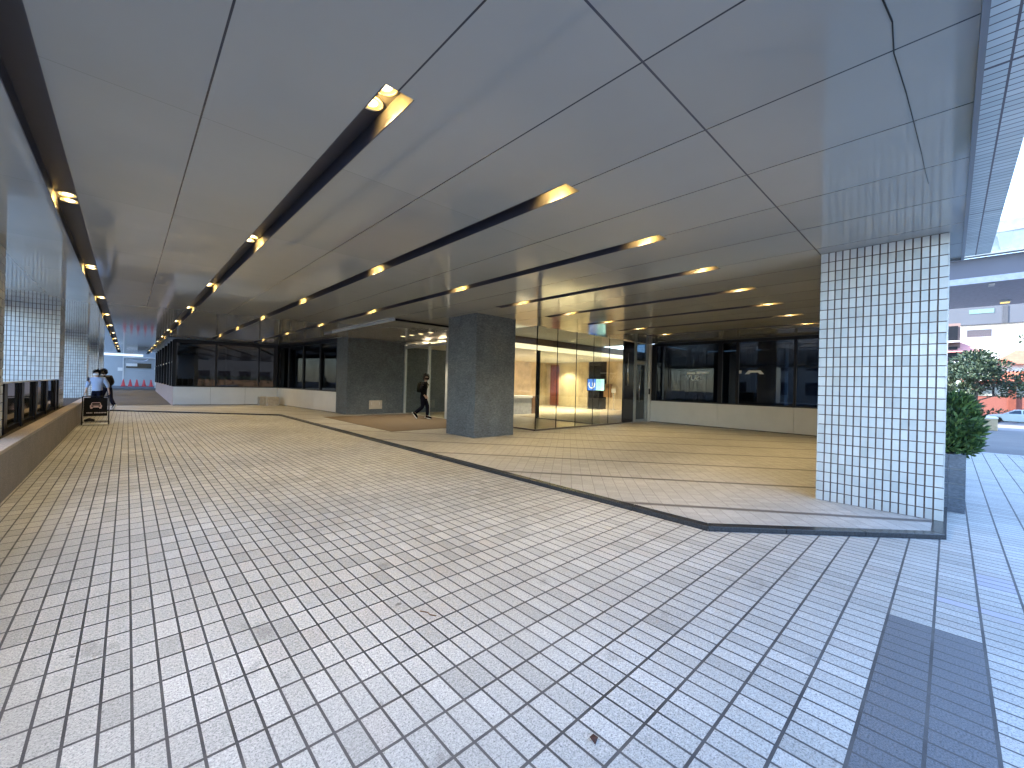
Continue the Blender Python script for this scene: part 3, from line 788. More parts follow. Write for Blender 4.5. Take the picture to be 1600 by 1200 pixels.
m = MB(); x0, x1, z0, z1 = -0.95, -0.43, 0.26, 0.82
m.add([(x0, onp(z0, 0.012), z0), (x1, onp(z0, 0.012), z0), (x1, onp(z1, 0.012), z1), (x0, onp(z1, 0.012), z1), (x0, onp(z0, -0.005), z0), (x1, onp(z0, -0.005), z0), (x1, onp(z1, -0.005), z1), (x0, onp(z1, -0.005), z1)],
      [(0, 1, 2, 3), (7, 6, 5, 4), (4, 5, 1, 0), (5, 6, 2, 1), (6, 7, 3, 2), (7, 4, 0, 3)])
bd = m.build("board", plain("black_board", (0.004, 0.0035, 0.0035), 0.5, spec=0.15), t)
m = MB()
cx = -0.685
def rq(a, b, c, d): pq(m, cx+a, cx+b, c, d, 0.015)
rq(-0.09, 0.09, 0.655, 0.675); rq(-0.105, -0.085, 0.60, 0.655); rq(0.085, 0.105, 0.60, 0.655)
rq(-0.125, 0.125, 0.585, 0.60); rq(-0.13, 0.13, 0.52, 0.545); rq(-0.13, -0.10, 0.545, 0.585); rq(0.10, 0.13, 0.545, 0.585); rq(-0.055, 0.055, 0.545, 0.568)
rq(-0.12, -0.075, 0.485, 0.52); rq(0.075, 0.12, 0.485, 0.52)
m.build("car_emblem", plain("pale_pink_print", (0.65, 0.47, 0.42), 0.6, var=0.03), bd)
m = MB()
x = -0.20
for wd in (0.035, 0.03, 0.04, 0.03, None, 0.04, 0.03, 0.035, 0.04, 0.03, 0.035, 0.03, 0.035):
    if wd is None: x += 0.03; continue
    pq(m, cx+x, cx+x+wd-0.010, 0.345, 0.375, 0.015); x += wd
m.build("print_line", plain("pale_print", (0.5, 0.45, 0.42), 0.6, var=0.03), bd)
MB().box(-0.96, SY-0.15, 0.0, -0.42, SY+0.12, 0.012).build("base_sheet", M['white'], t)
m = MB(); m.tube([(-0.93, SY-0.18, 0.13), (-0.82, SY-0.16, 0.16), (-0.70, SY-0.17, 0.13)], [0.03, 0.055, 0.03])
m.build("weight_bag", M['black'], t, smooth=True)

# ============================================================ FAR YARD
t = thing("yard_wall", "pale grey wall with a strip window closing the far yard", "wall", (0, 58, 0.4))
MB().box(-42, 58, 0.3, 16, 58.4, 66).build("wall", plain("pale_grey_wall", (0.36, 0.39, 0.42), 0.7, var=0.05, scale=1), t)  # unseen upper part and width added to keep sun off the lane
MB().box(-0.35, 57.92, 0.42, -0.27, 58, 3.3).box(-0.35, 57.9, 3.3, 9, 58, 3.42).build("frame_line", M['alu'], t)
MB().box(-0.1, 57.95, 2.28, 1.85, 57.99, 2.78).build("strip_window", plain("dim_window", (0.08, 0.07, 0.05), 0.2), t)
MB().box(-0.1, 57.93, 2.45, 0.75, 57.955, 2.76).build("pale_blind", M['white'], t)
MB().box(-0.72, 57.93, 1.95, -0.36, 57.99, 2.28).build("notice", M['white'], t)
MB().tube([(-0.2, 57.85, 3.2), (0.6, 57.8, 2.95), (1.3, 57.8, 3.0), (1.6, 57.85, 3.25)], 0.03).build("pipe", M['steel'], t)
t = thing("strip_lamp", "long bright white strip lamp above the yard at the far end", "lamp", (-0.3, 54, 3.5))
MB().box(-2.3, 54.0, 3.36, 1.1, 54.12, 3.56).build("tube", emit("cool_strip", (0.8, 0.93, 1.0), 0.11), t)
MB().box(-2.35, 53.98, 3.56, 1.15, 54.2, 3.64).build("housing", plain("blue_housing", (0.25, 0.4, 0.6), 0.4), t)
MB().tube([(-2, 54.1, 3.6), (-2, 58, 3.7)], 0.03).tube([(0.8, 54.1, 3.6), (0.8, 58, 3.7)], 0.03).build("bracket", M['steel'], t)
t = thing("white_post", "tall white post at the corner of the far yard", "post", (2.2, 52, 0.3))
MB().box(1.95, 52, 0.3, 2.6, 52.6, 6.0).build("shaft", M['white'], t, bevel=0.02)
MB().box(1.9, 51.95, 2.1, 2.65, 52.65, 2.3).build("collar", M['white'], t)
cone0 = None
for i, x in enumerate((-0.27, 0.23, 0.72, 1.26, 1.80)):
    if cone0 is None:
        cone0 = o = thing("traffic_cone", "", "traffic cone", (0, 0, 0))
        MB().lathe([(0.19, 0.04), (0.16, 0.08), (0.035, 0.70), (0.0, 0.71)], n=20).build("cone", plain("cone_red", (0.48, 0.03, 0.03), 0.45, var=0.1), o, smooth=True, local=True)
        MB().box(-0.2, -0.2, 0, 0.2, 0.2, 0.04).build("foot", plain("cone_red_foot", (0.55, 0.05, 0.06), 0.5, var=0.1), o, local=True)
    else: o = copy_tree(cone0)
    o.location = (x, 56.2, 0.40)
    tag(o, f"red traffic cone in the far yard, {ORD[i]} of five from the walking people", "traffic cone", "red traffic cones in the far yard")

def leaf_mat(name, dark, mid, light, n=0.9):
    k = NT(name); g = k.n('ShaderNodeNewGeometry')
    c = k.ramp(g.outputs['Random Per Island'], [(0, dark), (0.55, mid), (1, light)])
    c = k.mix(1.0, c, k.ramp(k.noise(n, 3), [(0.3, (0.75, 0.75, 0.75)), (0.7, (1.2, 1.2, 1.1))]), 'MULTIPLY')
    k.b.inputs['Subsurface Weight'].default_value = 0.0
    m = k.done(c, 0.55, spec=0.3)
    return m
def leaves(m, rnd, c, r, n, size, up=0.3, long=1.8):
    for _ in range(n):
        while True:
            p = Vector((rnd.uniform(-1, 1), rnd.uniform(-1, 1), rnd.uniform(-1, 1)))
            if p.length < 1: break
        q = p.normalized()*(p.length**0.45)
        pos = Vector((c[0]+q.x*r[0], c[1]+q.y*r[1], c[2]+q.z*r[2]))
        d = (q+Vector((rnd.uniform(-.8, .8), rnd.uniform(-.8, .8), rnd.uniform(-.5, .8)+up))).normalized()
        s = d.cross(Vector((rnd.uniform(-1, 1), rnd.uniform(-1, 1), rnd.uniform(-1, 1)))).normalized()
        L = size*rnd.uniform(0.6, 1.4); wd = L/long/2
        m.quad(pos-s*wd*0.5, pos+d*L*0.5-s*wd, pos+d*L, pos+d*L*0.5+s*wd)
# building across the lane beyond the tiled pillars, and one behind, seen as reflections
def block_building(label, x0, y0, x1, y1, z1, wm, face, nx, nz, z0=-0.2, win=M['dark_panel']):
    t = thing("lane_building", label, "building", ((x0+x1)/2, (y0+y1)/2, z0))
    MB().box(x0, y0, z0, x1, y1, z1).build("wall", wm, t)
    for r in range(nz):
        for c in range(nx):
            if face == 'x':
                w = (y1-y0)/nx; a = y0+c*w
                MB().box(x1-0.05, a+w*0.2, z0+1.2+r*3.3, x1+0.02, a+w*0.8, z0+2.9+r*3.3).build("window", win, t)
            else:
                w = (x1-x0)/nx; a = x0+c*w
                MB().box(a+w*0.2, y1-0.05, z0+1.2+r*3.3, a+w*0.8, y1+0.02, z0+2.9+r*3.3).build("window", win, t)
    MB().box(x0-0.1, y0-0.1, z1, x1+0.1, y1+0.1, z1+0.3).build("roof", M['concrete'], t)
    return t
block_building("pale block across the lane behind the tiled pillars", -44, 4, -32.0, 50, 13, plain("pale_render", (0.2, 0.2, 0.2), 0.8), 'x', 9, 3)
block_building("low building across the street behind the viewer", -25, -50, 16, -36, 10, plain("buff_render", (0.05, 0.05, 0.055), 0.8), 'y', 13, 1)
hb = thing("dark_hedge", "low dark hedge along the street behind the viewer", "hedge", (2, -14, 0))
m = MB(); rnd = random.Random(9)
for i in range(34): leaves(m, rnd, (-9+i*0.85, -14, 0.85), (0.6, 0.5, 0.85), 120, 0.22)
m.build("foliage", leaf_mat("dark_hedge_green", (0.015, 0.025, 0.015), (0.03, 0.045, 0.025), (0.06, 0.075, 0.04)), hb)
MB().box(-9.5, -14.2, 0, 20.5, -13.8, 1.2).build("stems", M["wood"], hb)

# ============================================================ STREET SIDE
t = thing("tiled_planter", "dark grey tiled planter box behind the corner pillar", "planter", (9.5, 0.3, 0))
MB().box(8.0, -0.145, 0, 11.6, 0.95, 0.755).build("body", plain("pale_grout", (0.34, 0.36, 0.37), 0.8), t)
m = MB()
for r in range(5):
    z0, z1 = 0.003+r*0.19, min(0.75, (r+1)*0.19-0.004)
    for (a, b) in ((-0.152, 0.0), (0.004, 0.19), (0.194, 0.38), (0.384, 0.57), (0.574, 0.76), (0.764, 0.95)):
        m.box(7.985, a, z0, 8.0, b, z1)
    for q in range(19):
        m.box(7.99+q*0.19+0.002, -0.158, z0, 7.99+(q+1)*0.19-0.002, -0.145, z1)
m.build("dark_tiles", mat_stone("dark_blue_tile", (0.085, 0.10, 0.125), 30, 0.1, 0.35), t)
MB().box(8.1, -0.05, 0.75, 11.5, 0.85, 0.765).build("soil", M['soil'], t)

rnd = random.Random(3)
t = thing("clipped_shrub", "dense green conifer shrub growing in the dark tiled planter", "shrub", (8.7, 0.2, 0.75))
m = MB()
for (c, r, n) in (((8.42, 0.05, 1.12), (0.42, 0.36, 0.40), 2600), ((8.7, 0.1, 0.98), (0.5, 0.42, 0.28), 1800), ((9.2, 0.15, 1.15), (0.5, 0.42, 0.36), 1600), ((8.35, 0.02, 0.86), (0.32, 0.30, 0.18), 900), ((9.9, 0.2, 1.1), (0.5, 0.4, 0.36), 1000), ((8.4, 0.0, 1.40), (0.28, 0.25, 0.14), 700)):
    leaves(m, rnd, c, r, n, 0.085, 0.5, 3.2)
m.build("foliage", leaf_mat("conifer_green", (0.012, 0.03, 0.012), (0.04, 0.085, 0.025), (0.11, 0.17, 0.045), 4.0), t)
m = MB()
for i in range(9):
    a = rnd.uniform(0, 6.28); x, y = 8.4+rnd.uniform(-.1, 1.2), 0.1+rnd.uniform(-.1, .15)
    m.tube([(x, y, 0.74), (x+0.1*math.cos(a), y+0.1*math.sin(a), 1.0), (x+0.25*math.cos(a), y+0.22*math.sin(a), 1.3)], [0.02, 0.014, 0.006], 6)
m.build("stems", M['wood'], t)

# street: beige block, car, hedge, orange house, trees, apartment, expressway, far block
bx = 38.3; bz = roadz(bx)
t = thing("concrete_block", "beige concrete block standing on the street in front of the white car", "concrete block", (bx, -1.6, bz))
MB().box(bx, -2.0, bz, bx+1.6, -1.0, bz+0.72).build("body", plain("beige_concrete", (0.5, 0.40, 0.27), 0.8, var=0.1), t, bevel=0.03)
MB().box(bx-0.02, -2.02, bz+0.72, bx+1.62, -0.98, bz+0.80).build("cap", M['white'], t)

def make_car(loc, rz):
    t = thing("parked_car", "white saloon car standing across the street behind the beige block", "car", loc, None, rz)
    wp = plain("white_car_paint", (0.62, 0.74, 0.74), 0.15, var=0.02)
    # side profile, x forward
    prof = [(-2.2, 0.30), (-2.2, 0.72), (-2.12, 0.90), (-1.5, 0.97), (0.62, 0.97), (1.5, 0.86), (2.05, 0.72), (2.2, 0.55), (2.2, 0.30), (1.75, 0.22)]
    arch = lambda c: [(c+0.36*math.cos(a), 0.30+0.36*math.sin(a)) for a in [math.pi*i/8 for i in range(9)]]
    prof = prof[:9]+[(1.72, 0.2)]+arch(1.32)[0:9]+[(0.94, 0.2), (-0.92, 0.2)]+arch(-1.3)[0:9]+[(-1.68, 0.2)]
    n = len(prof); vs = []; fs = []
    for y, ins in ((-0.86, 0.0), (-0.80, 0.0), (0.80, 0.0), (0.86, 0.0)):
        k = 0.985 if abs(y) > 0.85 else 1.0
        vs += [(x*k, y, 0.55+(z-0.55)*(0.93 if abs(y) > 0.85 else 1)) for x, z in prof]
    for q in range(3):
        for i in range(n):
            j = (i+1) % n; fs.append((q*n+i, q*n+j, (q+1)*n+j, (q+1)*n+i))
    fs.append(tuple(range(n-1, -1, -1))); fs.append(tuple(3*n+i for i in range(n)))
    MB().add(vs, fs).build("body", wp, t, local=True)
    lo = [(-1.75, 0.96), (0.95, 0.96), (0.15, 1.40), (-0.15, 1.45), (-0.85, 1.44), (-1.2, 1.34)]
    vs = []; n = len(lo)
    for s in (-1, 1): vs += [(x, s*(0.80-(z-0.96)*0.42), z) for x, z in lo]
    MB().add(vs, [tuple(range(n-1, -1, -1)), tuple(range(n, 2*n))]+[(i, (i+1) % n, n+(i+1) % n, n+i) for i in range(n)]).build("cabin", wp, t, local=True)
    gm = plain("car_glass", (0.06, 0.09, 0.13), 0.06)
    for s in (-1, 1):
        m = MB()
        for pl in ([(-1.35, 1.0), (-0.42, 1.0), (-0.42, 1.38), (-0.95, 1.37)], [(-0.30, 1.0), (0.72, 1.0), (0.12, 1.34), (-0.30, 1.38)]):
            m.add([(x, s*(0.815-(z-0.96)*0.42), z) for x, z in pl], [(0, 1, 2, 3)])
        m.build("side_window", gm, t, local=True)
    m = MB(); m.quad((0.96, -0.70, 0.985), (0.96, 0.70, 0.985), (0.20, 0.58, 1.395), (0.20, -0.58, 1.395)); m.build("windscreen", gm, t, local=True)
    for x in (1.32, -1.3):
        for s in (-1, 1):
            w = MB(); prof2 = [(0.31, -0.09), (0.31, 0.09)]
            ring = MB().lathe([(0.19, -0.1), (0.30, -0.1), (0.315, -0.07), (0.315, 0.07), (0.30, 0.1), (0.19, 0.1)], n=24)
            ring.v = [(a+x, c+s*0.78, b+0.315) for a, b, c in ring.v]
            wo = ring.build("wheel", M['black'], t, local=True)
            rm = MB().lathe([(0.19, -0.085), (0.05, -0.1), (0.05, 0.1), (0.19, 0.085)], n=20); rm.v = [(a+x, c+s*0.78, b+0.315) for a, b, c in rm.v]
            rm.build("rim", M['steel'], wo, local=True)
    for s in (-1, 1):
        MB().box(1.98, s*0.6-0.16, 0.60, 2.19, s*0.6+0.16, 0.70).build("headlight", M['alu_light'], t, local=True)
        MB().box(0.52, s*0.88-0.07, 0.98, 0.68, s*0.88+0.07, 1.08).build("wing_mirror", wp, t, local=True)
        MB().box(-0.25, s*0.865-0.01, 0.80, -0.08, s*0.865+0.01, 0.83).build("door_handle", wp, t, local=True)
    return t
make_car((67.8, -4.75, roadz(67.8)), math.pi/2)

hd = thing("clipped_hedge", "low dark hedge in front of the orange house", "hedge", (74, -4, roadz(74)))
m = MB()
for i in range(30): leaves(m, rnd, (74, 3-i*0.8, -0.85), (0.6, 0.7, 0.75), 90, 0.28)
m.build("foliage", leaf_mat("hedge_green", (0.02, 0.035, 0.02), (0.05, 0.075, 0.04), (0.1, 0.13, 0.07)), hd)
MB().box(74.2, -21, roadz(74)-0.1, 74.6, 3.4, -0.9).build("stems", M['wood'], hd)

t = thing("orange_house", "low orange walled house with tiered orange tile roofs across the street", "house", (84, -8, -1.6))
om = plain("orange_render", (0.22, 0.07, 0.05), 0.8, var=0.08)
def mat_roof():
    k = NT("orange_roof_tile"); p, s = k.pos()
    j = k.line(s[2], 0.28, 0.0, 0.05); j2 = k.line(s[1], 0.4, 0.0, 0.03)
    c = k.ramp(k.noise(2, 4), [(0.3, (0.26, 0.065, 0.035)), (0.7, (0.34, 0.10, 0.055))])
    return k.done(k.mix(k.math('MULTIPLY', k.math('MAXIMUM', j, j2), 0.6), c, (0.25, 0.07, 0.04)), 0.7)
rm_ = mat_roof()
HX = 82
wl = MB().box(HX, -30, -1.7, HX+8, 2.2, 1.45).box(HX, -30, 3.05, HX+8, 2.2, 3.4).build("wall", om, t)
for y in (2.0, -1.0, -5.4, -9.8, -14.2, -18.6, -23):
    MB().box(HX-0.25, y-0.32, -1.8, HX+0.4, y+0.32, 3.1).build("pillar", plain("orange_pillar", (0.17, 0.04, 0.022), 0.8), t)
    MB().box(HX-0.35, y-0.42, 3.1, HX+0.4, y+0.42, 3.42).build("capital", rm_, t)
for y0 in (1.7, -1.35, -5.75, -10.15, -14.55):
    y1 = y0+0.0
    w = MB().box(HX+0.3, y0-3.7 if y0 < 1 else y0-2.3, 1.45, HX+0.34, y0, 3.05).build("window", plain("house_glass", (0.30, 0.32, 0.28), 0.15, var=0.3, scale=0.8), t)
    MB().box(HX+0.24, y0-2.6, 1.45, HX+0.3, y0-2.4, 3.05).box(HX+0.22, y0-3.7 if y0 < 1 else y0-2.3, 1.45, HX+0.3, y0, 1.55).build("frame", M['black'], w)
def roof(x0, x1, y0, y1, z0, z1, inset):
    return MB().add([(x0, y0, z0), (x1, y0, z0), (x1, y1, z0), (x0, y1, z0), (x0+inset, y0+inset, z1), (x1-inset, y0+inset, z1), (x1-inset, y1-inset, z1), (x0+inset, y1-inset, z1)],
                    [(3, 2, 1, 0), (4, 5, 6, 7), (0, 1, 5, 4), (1, 2, 6, 5), (2, 3, 7, 6), (3, 0, 4, 7)])
roof(HX-0.9, HX+9, -31, -2.6, 3.42, 4.75, 2.2).build("lower_roof", rm_, t)
roof(HX-0.5, HX+9, -2.6, 3.0, 3.4, 3.75, 0.9).build("side_roof", rm_, t)
MB().box(HX+2, -28, 4.75, HX+7, -4.4, 5.7).build("upper_wall", M['white'], t)
roof(HX+0.9, HX+8, -30, -3.4, 5.7, 7.6, 2.4).build("upper_roof", rm_, t)

def street_tree(label, x, y, h, cr, seed, group, n=2600):
    r = random.Random(seed); z = roadz(x)
    t = thing("street_tree", label, "tree", (x, y, z), group)
    m = MB(); lim = []
    m.tube([(x, y, z), (x+0.1, y+0.15, z+h*0.3), (x+0.05, y+0.05, z+h*0.55), (x, y, z+h*0.92)], [0.24, 0.18, 0.12, 0.03], 8)
    for i in range(22):
        a = r.uniform(0, 6.28); zz = z+h*r.uniform(0.24, 0.85); L = cr*r.uniform(0.6, 1.05)*(1.15-(zz-z)/h*0.7)
        e = (x+L*math.cos(a), y+L*math.sin(a), zz+L*r.uniform(0.1, 0.4))
        m.tube([(x, y, zz-0.3), (x+0.5*L*math.cos(a), y+0.5*L*math.sin(a), zz+0.1*L), e], [0.07, 0.045, 0.015], 6); lim.append(e)
        lim.append((x+0.55*L*math.cos(a+0.3), y+0.55*L*math.sin(a+0.3), zz+0.25*L))
    m.build("trunk", plain("bark", (0.07, 0.055, 0.045), 0.9, var=0.3), t)
    c = MB()
    for e in lim: leaves(c, r, e, (cr*0.33, cr*0.33, cr*0.15), n//len(lim), 0.30, 0.2, 2.2)
    c.build("crown", leaf_mat("tree_green", (0.012, 0.028, 0.018), (0.026, 0.048, 0.03), (0.06, 0.085, 0.045)), t)
street_tree("spreading dark green tree in front of the orange house, left one beside the tiled pillar", 58, -1.75, 6.9, 3.3, 11, "street trees by the orange house", 6800)
street_tree("thin green tree whose branches reach over the orange upper roof", 60, -7.0, 9.0, 3.4, 5, "street trees by the orange house", 4500)

t = thing("apartment_block", "narrow brick apartment block with white balconies seen past the tiled pillar edge", "apartment block", (64, 3, -1))
MB().box(62, -0.62, -1.2, 70, 14, 8.9).box(64, 1.6, -1.2, 75, 18, 8.5).build("wall", plain("pink_brick", (0.2, 0.13, 0.115), 0.8, var=0.1), t)  # second box is unseen, added to shade the car and road
for i in range(4):
    z = 0.6+i*2.1
    MB().box(61.0, -0.66, z, 62, 14, z+0.14).build("balcony", M['white'], t)
    MB().box(61.7, -0.45, z+0.2, 61.99, 13, z+1.7).build("recess", M['black'], t)
MB().prism([(60.2, -0.95), (62, -0.95), (62, 2), (60.2, 2)], 3.95, 4.3).build("awning", plain("blue_awning", (0.08, 0.12, 0.45), 0.6), t)
roof(61.3, 70, -2.4, 14, 5.9, 7.2, 2.0).build("porch_roof", plain("pink_roof", (0.5, 0.22, 0.2), 0.8), t)
t = thing("street_pole", "pale blue grey steel pole standing by the apartment block", "pole", (58, -0.55, roadz(58)))
MB().lathe([(0.24, 0), (0.24, 0.2), (0.2, 0.25), (0.19, 3.9), (0.0, 4.0)], (58, -0.55, roadz(58)), 16).build("shaft", plain("pale_steel", (0.5, 0.6, 0.62), 0.4), t, smooth=True)

# elevated road
t = thing("elevated_road", "grey elevated road crossing high above the street", "elevated road", (34, 0, 0))
ew = plain("girder_grey", (0.12, 0.115, 0.14), 0.6, var=0.06, scale=0.6)
MB().box(30.3, -220, 7.28, 37.7, 120, 8.30).build("girder", ew, t)
MB().box(29.95, -220, 6.98, 38.0, 120, 7.28).build("bottom_flange", plain("flange_grey", (0.42, 0.42, 0.48), 0.6), t)
MB().box(29.85, -220, 8.30, 30.25, 120, 8.42).box(29.95, -220, 9.30, 30.2, 120, 9.42).box(29.98, -220, 9.42, 30.1, 120, 9.85).build("parapet_rail", plain("cream_parapet", (0.62, 0.58, 0.5), 0.6), t)
MB().box(30.05, -220, 8.42, 30.2, 120, 9.30).box(37.7, -220, 8.3, 37.9, 120, 9.6).build("parapet", plain("pale_parapet", (0.55, 0.6, 0.66), 0.6), t)
for i in range(12):
    y = -1.65-i*3.4
    MB().add([(29.95, y-0.12, 8.45), (30.05, y-0.12, 8.45), (30.05, y+0.12, 8.45), (29.95, y+0.12, 8.45), (29.55, y-0.26, 9.15), (30.05, y-0.26, 9.15), (30.05, y+0.26, 9.15), (29.55, y+0.26, 9.15)], [(3,2,1,0),(4,5,6,7),(0,1,5,4),(1,2,6,5),(2,3,7,6),(3,0,4,7)]).build("bracket", M['white'], t)
MB().box(30.4, -1.4, 6.93, 31.0, -1.2, 6.98).build("scupper", M['alu'], t)
for y in (-45, 45):
    MB().box(33, y, -0.6, 35, y+2, 7.0).build("pier", M['concrete'], t)
t = thing("underdeck_lamp", "small yellow lamp fixed under the elevated road", "lamp", (36.2, -2.05, 6.98))
MB().box(36.0, -2.25, 6.86, 36.5, -1.85, 6.98).build("housing", M['alu'], t)
MB().box(36.03, -2.22, 6.84, 36.47, -1.88, 6.86).build("lens", emit("yellow_lamp", (1.0, 0.72, 0.2), 0.12), t)

t = thing("far_office_block", "long pale block with window bands rising behind the trees", "building", (130, -30, -3))
MB().box(120, -120, 15.3, 136, 1.4, 26).build("upper_wall", plain("lavender_wall", (0.065, 0.072, 0.088), 0.7, var=0.04, scale=0.3), t)
MB().box(121.2, -120, -3, 136, 2.4, 15.3).build("lower_wall", plain("white_wall", (0.8, 0.78, 0.75), 0.7, var=0.03, scale=0.3), t)
for i in range(16):
    y = -2.3-i*7.2
    MB().box(119.94, y-3.2, 17.4, 120.02, y, 18.2).build("window", plain("cyan_window", (0.10, 0.17, 0.165), 0.2), t)
    MB().box(121.1, y-3.0, 13.0, 121.22, y+0.2, 14.4).build("lower_window", plain("rosy_window", (0.12, 0.08, 0.08), 0.3), t)
    MB().box(119.9, y-4.9, 15.3, 120.01, y-4.2, 18.6).build("pilaster", plain("pilaster_grey", (0.04, 0.043, 0.052), 0.7), t)

# ============================================================ PEOPLE
skin_m = plain("skin", (0.50, 0.31, 0.22), 0.55, var=0.04)
def skin_obj(name, joints, edges, mat, parent, root=0, sub=1):
    names = list(joints); me = bpy.data.meshes.new(name)
    me.from_pydata([joints[k][0] for k in names], [], [(names.index(a), names.index(b)) for a, b in edges])
    me.materials.append(mat)
    ob = bpy.data.objects.new(name, me); COL.objects.link(ob); ob.parent = parent
    ob.modifiers.new("skin", 'SKIN').use_smooth_shade = True
    lay = me.skin_vertices[0].data
    for i, k in enumerate(names):
        r = joints[k][1]; lay[i].radius = r if isinstance(r, tuple) else (r, r)
        lay[i].use_root = (i == root)
    s = ob.modifiers.new("smooth", 'SUBSURF'); s.levels = sub; s.render_levels = sub
    return ob
def chain_hand(J, E, wrist, side, d, pre):
    """palm, four curled fingers and a thumb below the wrist; d = hand direction"""
    d = Vector(d).normalized(); w = Vector(J[wrist][0]); fw = Vector((1, 0, 0)); fw = (fw-d*fw.dot(d)).normalized()
    pal = w+d*0.075; J[pre+'palm'] = (tuple(pal), (0.036, 0.018)); E.append((wrist, pre+'palm'))
    for i, (o, L) in enumerate(((0.030, 0.075), (0.011, 0.085), (-0.010, 0.080), (-0.029, 0.062))):
        b = pal+fw*o+d*0.02; k = b+d*L*0.55+fw*0.004; e = k+d*L*0.45+Vector((0, -side*0.018, 0))
        J[f'{pre}f{i}a'] = (tuple(b), 0.010); J[f'{pre}f{i}b'] = (tuple(k), 0.009); J[f'{pre}f{i}c'] = (tuple(e), 0.008)
        E += [(pre+'palm', f'{pre}f{i}a'), (f'{pre}f{i}a', f'{pre}f{i}b'), (f'{pre}f{i}b', f'{pre}f{i}c')]
    tb = w+d*0.03+fw*0.035; te = tb+d*0.045+fw*0.012
    J[pre+'t0'] = (tuple(tb), 0.011); J[pre+'t1'] = (tuple(te), 0.009); E += [(wrist, pre+'t0'), (pre+'t0', pre+'t1')]
def person(label, loc, rz, H, pose, cloth, group=None):
    """pose: joints in a frame x forward, y left, z up for a 1.75 m figure; scaled to H"""
    t = thing("person", label, "person", loc, group, rz)
    k = H/1.75
    P = {n: Vector(p)*k for n, p in pose.items()}
    J = {}; E = []
    def j(n, r): J[n] = (tuple(P[n]), r*k if not isinstance(r, tuple) else tuple(a*k for a in r))
    j('pelvis', 0.085); j('waist', 0.075); j('chest', (0.085, 0.065)); j('neck', 0.048); j('jaw', 0.062); j('head', (0.078, 0.088)); j('crown', 0.055)
    E += [('pelvis', 'waist'), ('waist', 'chest'), ('chest', 'neck'), ('neck', 'jaw'), ('jaw', 'head'), ('head', 'crown')]
    for s in 'lr':
        j('sh'+s, 0.034); j('el'+s, 0.034); j('wr'+s, 0.027); E += [('chest', 'sh'+s), ('sh'+s, 'el'+s), ('el'+s, 'wr'+s)]
        chain_hand(J, E, 'wr'+s, 1 if s == 'l' else -1, P['wr'+s]-P['el'+s], s)
        j('hip'+s, 0.06); j('kn'+s, 0.042); j('an'+s, 0.034); j('toe'+s, 0.032)
        E += [('pelvis', 'hip'+s), ('hip'+s, 'kn'+s), ('kn'+s, 'an'+s), ('an'+s, 'toe'+s)]
    # nose
    fd = Vector(pose.get('face', (1, 0, 0))).normalized(); hd = P['head']
    J['nose'] = (tuple(hd+fd*0.098*k+Vector((0, 0, -0.03))*k), 0.014*k); E.append(('head', 'nose'))
    sd = Vector((-fd.y, fd.x, 0))
    for s in (-1, 1):
        J[f'ear{s}'] = (tuple(hd+sd*s*0.083*k+Vector((0, 0, -0.015))*k), 0.017*k); E.append(('head', f'ear{s}'))
    body = skin_obj("body", J, E, skin_m, t)
    up = Vector((0, 0, 1))
    eye = plain("eye_dark", (0.02, 0.015, 0.012), 0.2)
    for s in (-1, 1):
        c = hd+fd*0.083*k+sd*s*0.032*k+up*0.004*k
        MB().lathe([(0.0, -0.007), (0.010, 0), (0.0, 0.007)], tuple(c), 10, cap=False).build("eye", eye, t, local=True)
    if cloth.get('mask'):
        m = MB(); rows = []
        for a in range(7):
            an = -1.15+2.3*a/6
            dv = fd*math.cos(an)+sd*math.sin(an)
            rr = 0.097+0.022*math.cos(an)
            rows.append((hd+dv*rr*k+up*-0.015*k, hd+dv*(rr-0.012)*k+up*-0.085*k-fd*0.004*k))
        for a in range(6): m.quad(rows[a][0], rows[a+1][0], rows[a+1][1], rows[a][1])
        o = m.build("face_mask", cloth['mask'], t, smooth=True, local=True)
        sm = o.modifiers.new("thick", 'SOLIDIFY'); sm.thickness = 0.004
    # hair: cap of tufts over the skull
    hm = MB(); r = random.Random(len(label))
    cen = hd+up*0.025*k-fd*0.008*k
    for _ in range(420):
        v = Vector((r.uniform(-1, 1), r.uniform(-1, 1), r.uniform(-0.75, 1))).normalized()
        fr = v.dot(fd)
        if fr > 0.35 and v.z < 0.35: continue
        if v.z < -0.45 and fr > -0.1: continue
        b = cen+Vector((v.x*0.092, v.y*0.092, v.z*0.108))*k
        d = (v+Vector((0, 0, -0.9))+fd*0.25).normalized(); s = d.cross(v).normalized() if d.cross(v).length > 0.01 else sd
        hm.quad(b-s*0.02*k, b+s*0.02*k, b+s*0.012*k+d*0.055*k+v*0.010*k, b-s*0.012*k+d*0.055*k+v*0.010*k)
    cap = []; n = 14
    for a in range(7):
        th = math.pi/2*(1-a/6*1.28)
        ring = []
        for i in range(n):
            p = 2*math.pi*i/n; dv = fd*math.cos(p)+sd*math.sin(p)
            tt = th if math.cos(p) < 0.4 else max(th, 0.42)
            ring.append(cen+(dv*math.cos(tt)*0.093+up*math.sin(tt)*0.107)*k)
        cap.append(ring)
    vs = [q for rg in cap for q in rg]; fs = [(a*n+i, a*n+(i+1) % n, (a+1)*n+(i+1) % n, (a+1)*n+i) for a in range(6) for i in range(n)]
    hm.add(vs, fs)
    hm.build("hair", cloth['hair'], t, local=True, smooth=True)
    # garments
    G = {}; E2 = []
    def g(n, r, p=None): G[n] = (tuple(P[n] if p is None else p), tuple(a*k for a in r) if isinstance(r, tuple) else r*k)
    lo = cloth.get('hem', 0.0)
    g('pelvis', (0.17, 0.13)); g('waist', (0.16, 0.125)); g('chest', (0.185, 0.135)); g('neck', 0.078, P['neck'].lerp(P['chest'], 0.12))
    E2 += [('pelvis', 'waist'), ('waist', 'chest'), ('chest', 'neck')]
